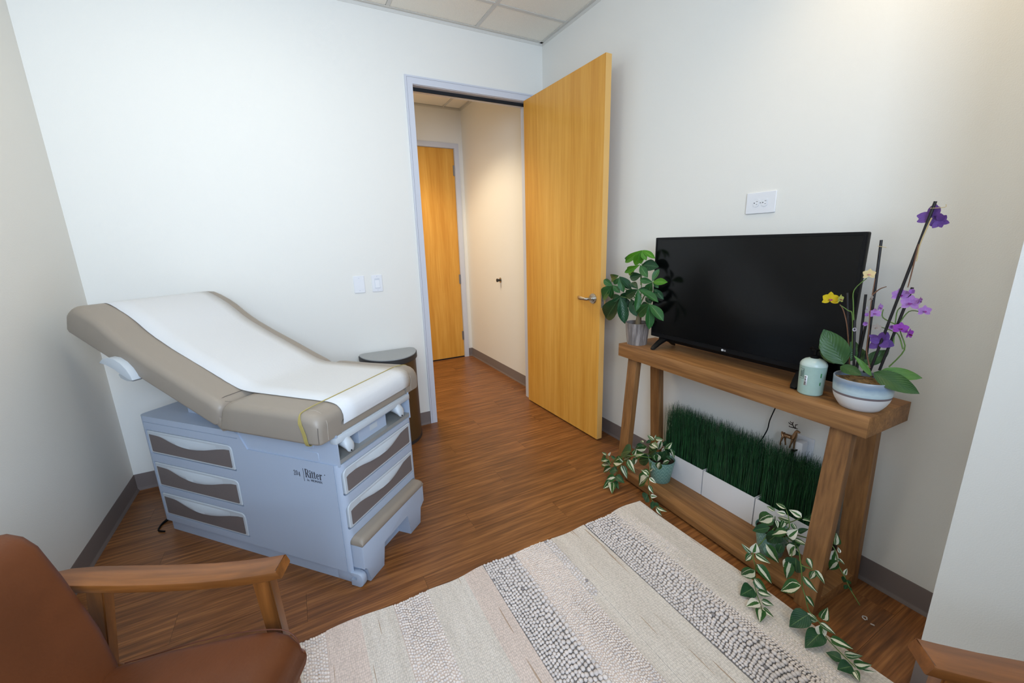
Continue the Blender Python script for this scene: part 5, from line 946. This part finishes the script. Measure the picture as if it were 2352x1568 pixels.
# unit nub: squashed sphere
ub=bmesh.new(); bmesh.ops.create_icosphere(ub,subdivisions=2,radius=1); UV_=[v.co.copy() for v in ub.verts]; UF=[[v.index for v in f.verts] for f in ub.faces]; ub.free()
ul=bmesh.new(); bmesh.ops.create_icosphere(ul,subdivisions=1,radius=1); LV=[v.co.copy() for v in ul.verts]; LF=[[v.index for v in f.verts] for f in ul.faces]; ul.free()
def nubs(name,x0,x1,sizef,ex,mats,seed,zb,UVv,UFf,yend=RY0,darkp=.01,ang=0,jit=.35):
    rg=random.Random(seed); vs=[];fs=[];mi=[]; x=x0
    while x<x1-.002:
        s=sizef((x-x0)/(x1-x0)); y=RY1+wave(x)+rg.uniform(-.002,.003)
        while y>yend:
            r=s*rg.uniform(.88,1.15); rx=r*.52; ry=r*.52*ex; rz=r*.40
            cx_=x+s*.45+rg.uniform(-.13,.13)*s; cy_=y-ry+rg.uniform(-.12,.12)*s; b=len(vs); a=ang+rg.uniform(-jit,jit); c_s,s_n=math.cos(a),math.sin(a)
            zc=zb+rg.uniform(-.001,.001)
            for v in UVv: vx,vy=v.x*rx,v.y*ry; vs.append((cx_+vx*c_s-vy*s_n,cy_+vx*s_n+vy*c_s,zc+v.z*rz))
            fs.extend([[q+b for q in f] for f in UFf]); k=1 if rg.random()<darkp else 0; mi.extend([k]*len(UFf))
            y-=2*ry*.92
        x+=s*.9
    me=bpy.data.meshes.new(name); me.from_pydata(vs,[],fs)
    for m in mats: me.materials.append(m)
    me.polygons.foreach_set('material_index',mi); me.polygons.foreach_set('use_smooth',[True]*len(fs)); o=bpy.data.objects.new(name,me); COL.objects.link(o); o.parent=rug; stuff(o)
nubs('wool_loops',-.790,-.640,lambda t:.0115+.0065*t,1.15,[WOOL,WOOLD],1,.0105,LV,LF,-3.0,.004)
nubs('wool_loops',-.640,-.530,lambda t:.0105-.003*t,1.3,[WOOLL,WOOL],2,.0095,LV,LF,-3.0,.2,.5)
nubs('wool_loops',-1.030,-.992,lambda t:.0135,1.1,[WOOL,WOOLD],3,.0105,LV,LF,-1.95,.02)
nubs('wool_loops',-1.200,-1.030,lambda t:.0085,1.35,[WOOLL,WOOL],4,.0085,LV,LF,-2.7,.2,.5,.8)
nubs('wool_loops',-1.343,-1.200,lambda t:.0115+.0065*t,1.15,[WOOL,WOOLD],5,.0105,LV,LF,-2.7,.004)
nubs('wool_loops',-1.735,-1.600,lambda t:.0095,1.35,[WOOLL,WOOL],6,.0090,LV,LF,-2.4,.25,.5,.8)
nubs('wool_loops',-2.060,-1.985,lambda t:.0095,1.5,[WOOLL,WOOL],7,.0095,LV,LF,-2.3,.2,.5)
# ================================================ ARMCHAIRS  (local x forward, y left)
def make_chair(loc,rz,label,zr):
    e=empty('armchair',loc,rz); tag(e,label,'armchair','tan leather armchairs with wooden arms')
    Z=lambda x: x
    # seat cushion
    bm=bmesh.new(); rg=[]
    for x,hw_,zt,zb in ((-.445,.215,.372,.335),(-.43,.228,.395,.318),(-.40,.233,.405,.312),(-.27,.243,.434,.325),(-.16,.250,.447,.335),(-.06,.254,.459,.343),(-.01,.253,.460,.346),(.022,.250,.450,.349),(.042,.245,.425,.353),(.048,.238,.398,.36)):
        rt=min(.035,(zt-zb)*.45); rg.append([Vector((x+(.01 if z<(zt+zb)/2 and x>.03 else 0),t,z+.006*(1-(t/hw_)**2))) for t,z in rrect(-hw_,hw_,zb,zt,rt,5)])
    bm_loft(bm,rg); bm_obj('seat_cushion',bm,LEATHER,e,60)
    tube('seat_piping',crv([(-.38,.232,.398),(-.16,.2475,.442),(-.02,.249,.452),(.03,.245,.434),(.046,.238,.395),(.050,.236,.362)],4),.0016,mat('leather_seam',S((92,48,28)),.6),e,6)
    # back cushion, reclined
    bm=bmesh.new(); rg=[]
    f=[(-.372,.375),(-.383,.403),(-.412,.504),(-.432,.560),(-.465,.660),(-.492,.742),(-.512,.772),(-.535,.787),(-.560,.790)]
    bk=[(-.470,.345),(-.478,.375),(-.505,.47),(-.525,.54),(-.555,.63),(-.582,.70),(-.590,.735),(-.590,.762),(-.578,.783)]
    hwid=[.222,.236,.247,.250,.252,.250,.246,.236,.215]
    for (fx,fz),(bx,bz),hw_ in zip(f,bk,hwid):
        c=Vector(((fx+bx)/2,0,(fz+bz)/2)); d=Vector((fx-bx,0,fz-bz))*.5; th_=d.length; d.normalize()
        rg.append([c+d*v+Vector((0,u,0)) for u,v in rrect(-hw_,hw_,-th_,th_,min(.03,th_*.8),5)])
    bm_loft(bm,rg); bm_obj('back_cushion',bm,LEATHER,e,60)
    # frame
    for s in (-1,1):
        # arm: curved in side view, widening in plan
        bm=bmesh.new(); rg=[]
        for x,zt,th_,yi,yo in ((-.585,.592,.020,.292,.335),(-.56,.5905,.022,.288,.345),(-.50,.5865,.024,.285,.352),(-.40,.580,.024,.284,.354),(-.30,.5755,.024,.284,.353),(-.20,.5755,.024,.283,.351),(-.12,.580,.025,.282,.349),(-.05,.588,.026,.281,.347),(-.012,.5935,.024,.281,.346)):
            rg.append([Vector((x,s*u,v)) for u,v in rrect(yi,yo,zt-th_,zt,.004,2)])
        # slanted tip
        rg.append([Vector((.003-.10*(u-.281)-.50*(v-.572),s*u,v)) for u,v in rrect(.282,.345,.571,.5945,.004,2)])
        bm_loft(bm,rg); bm_obj('arm',bm,WALNUT,e,40)
        # legs
        def leg(tp,bt,w0,d0,w1,d1):
            bm=bmesh.new(); r1=[Vector((tp[0]+a*w0,s*(tp[1]+b*d0),tp[2])) for a,b in ((-1,-1),(1,-1),(1,1),(-1,1))]; r2=[Vector((bt[0]+a*w1,s*(bt[1]+b*d1),bt[2])) for a,b in ((-1,-1),(1,-1),(1,1),(-1,1))]
            bm_loft(bm,[r2,r1]); bmesh.ops.bevel(bm,geom=list(bm.edges),offset=.003,segments=2,affect='EDGES'); bm_obj('leg',bm,WALNUTV,e,40)
        leg((-.060,.3125,.566),(-.030,.3125,.0165),.023,.0165,.015,.014)
        leg((-.472,.3125,.561),(-.560,.3125,zr),.022,.0165,.014,.013)
        box('side_rail',-.50,-.03,s*.262,s*.298,.275,.325,WALNUT,e,bev=.004)
    box('front_rail',-.045,-.012,-.30,.30,.295,.342,WALNUT,e,bev=.004)
    box('rear_rail',-.485,-.455,-.30,.30,.27,.318,WALNUT,e,bev=.004)
    for k in range(5):
        y=-.2+k*.1; bm=bmesh.new(); bm_box(bm,-.5,-.48,y-.015,y+.015,.31,.74,shear=lambda c:Vector((c.x-.30*(c.z-.31)-.0,c.y,c.z))); bm_obj('back_slat',bm,WALNUTV,e)
    return e
make_chair((-2.168,-2.214,0),math.radians(-25.14),'tan leather armchair by the left wall, its back and seat in view',0)
make_chair((-1.144,-3.059,0),math.radians(138.6),'armchair at the lower right, only its wooden arm tip in view',.0165)
bpy.context.view_layer.update()
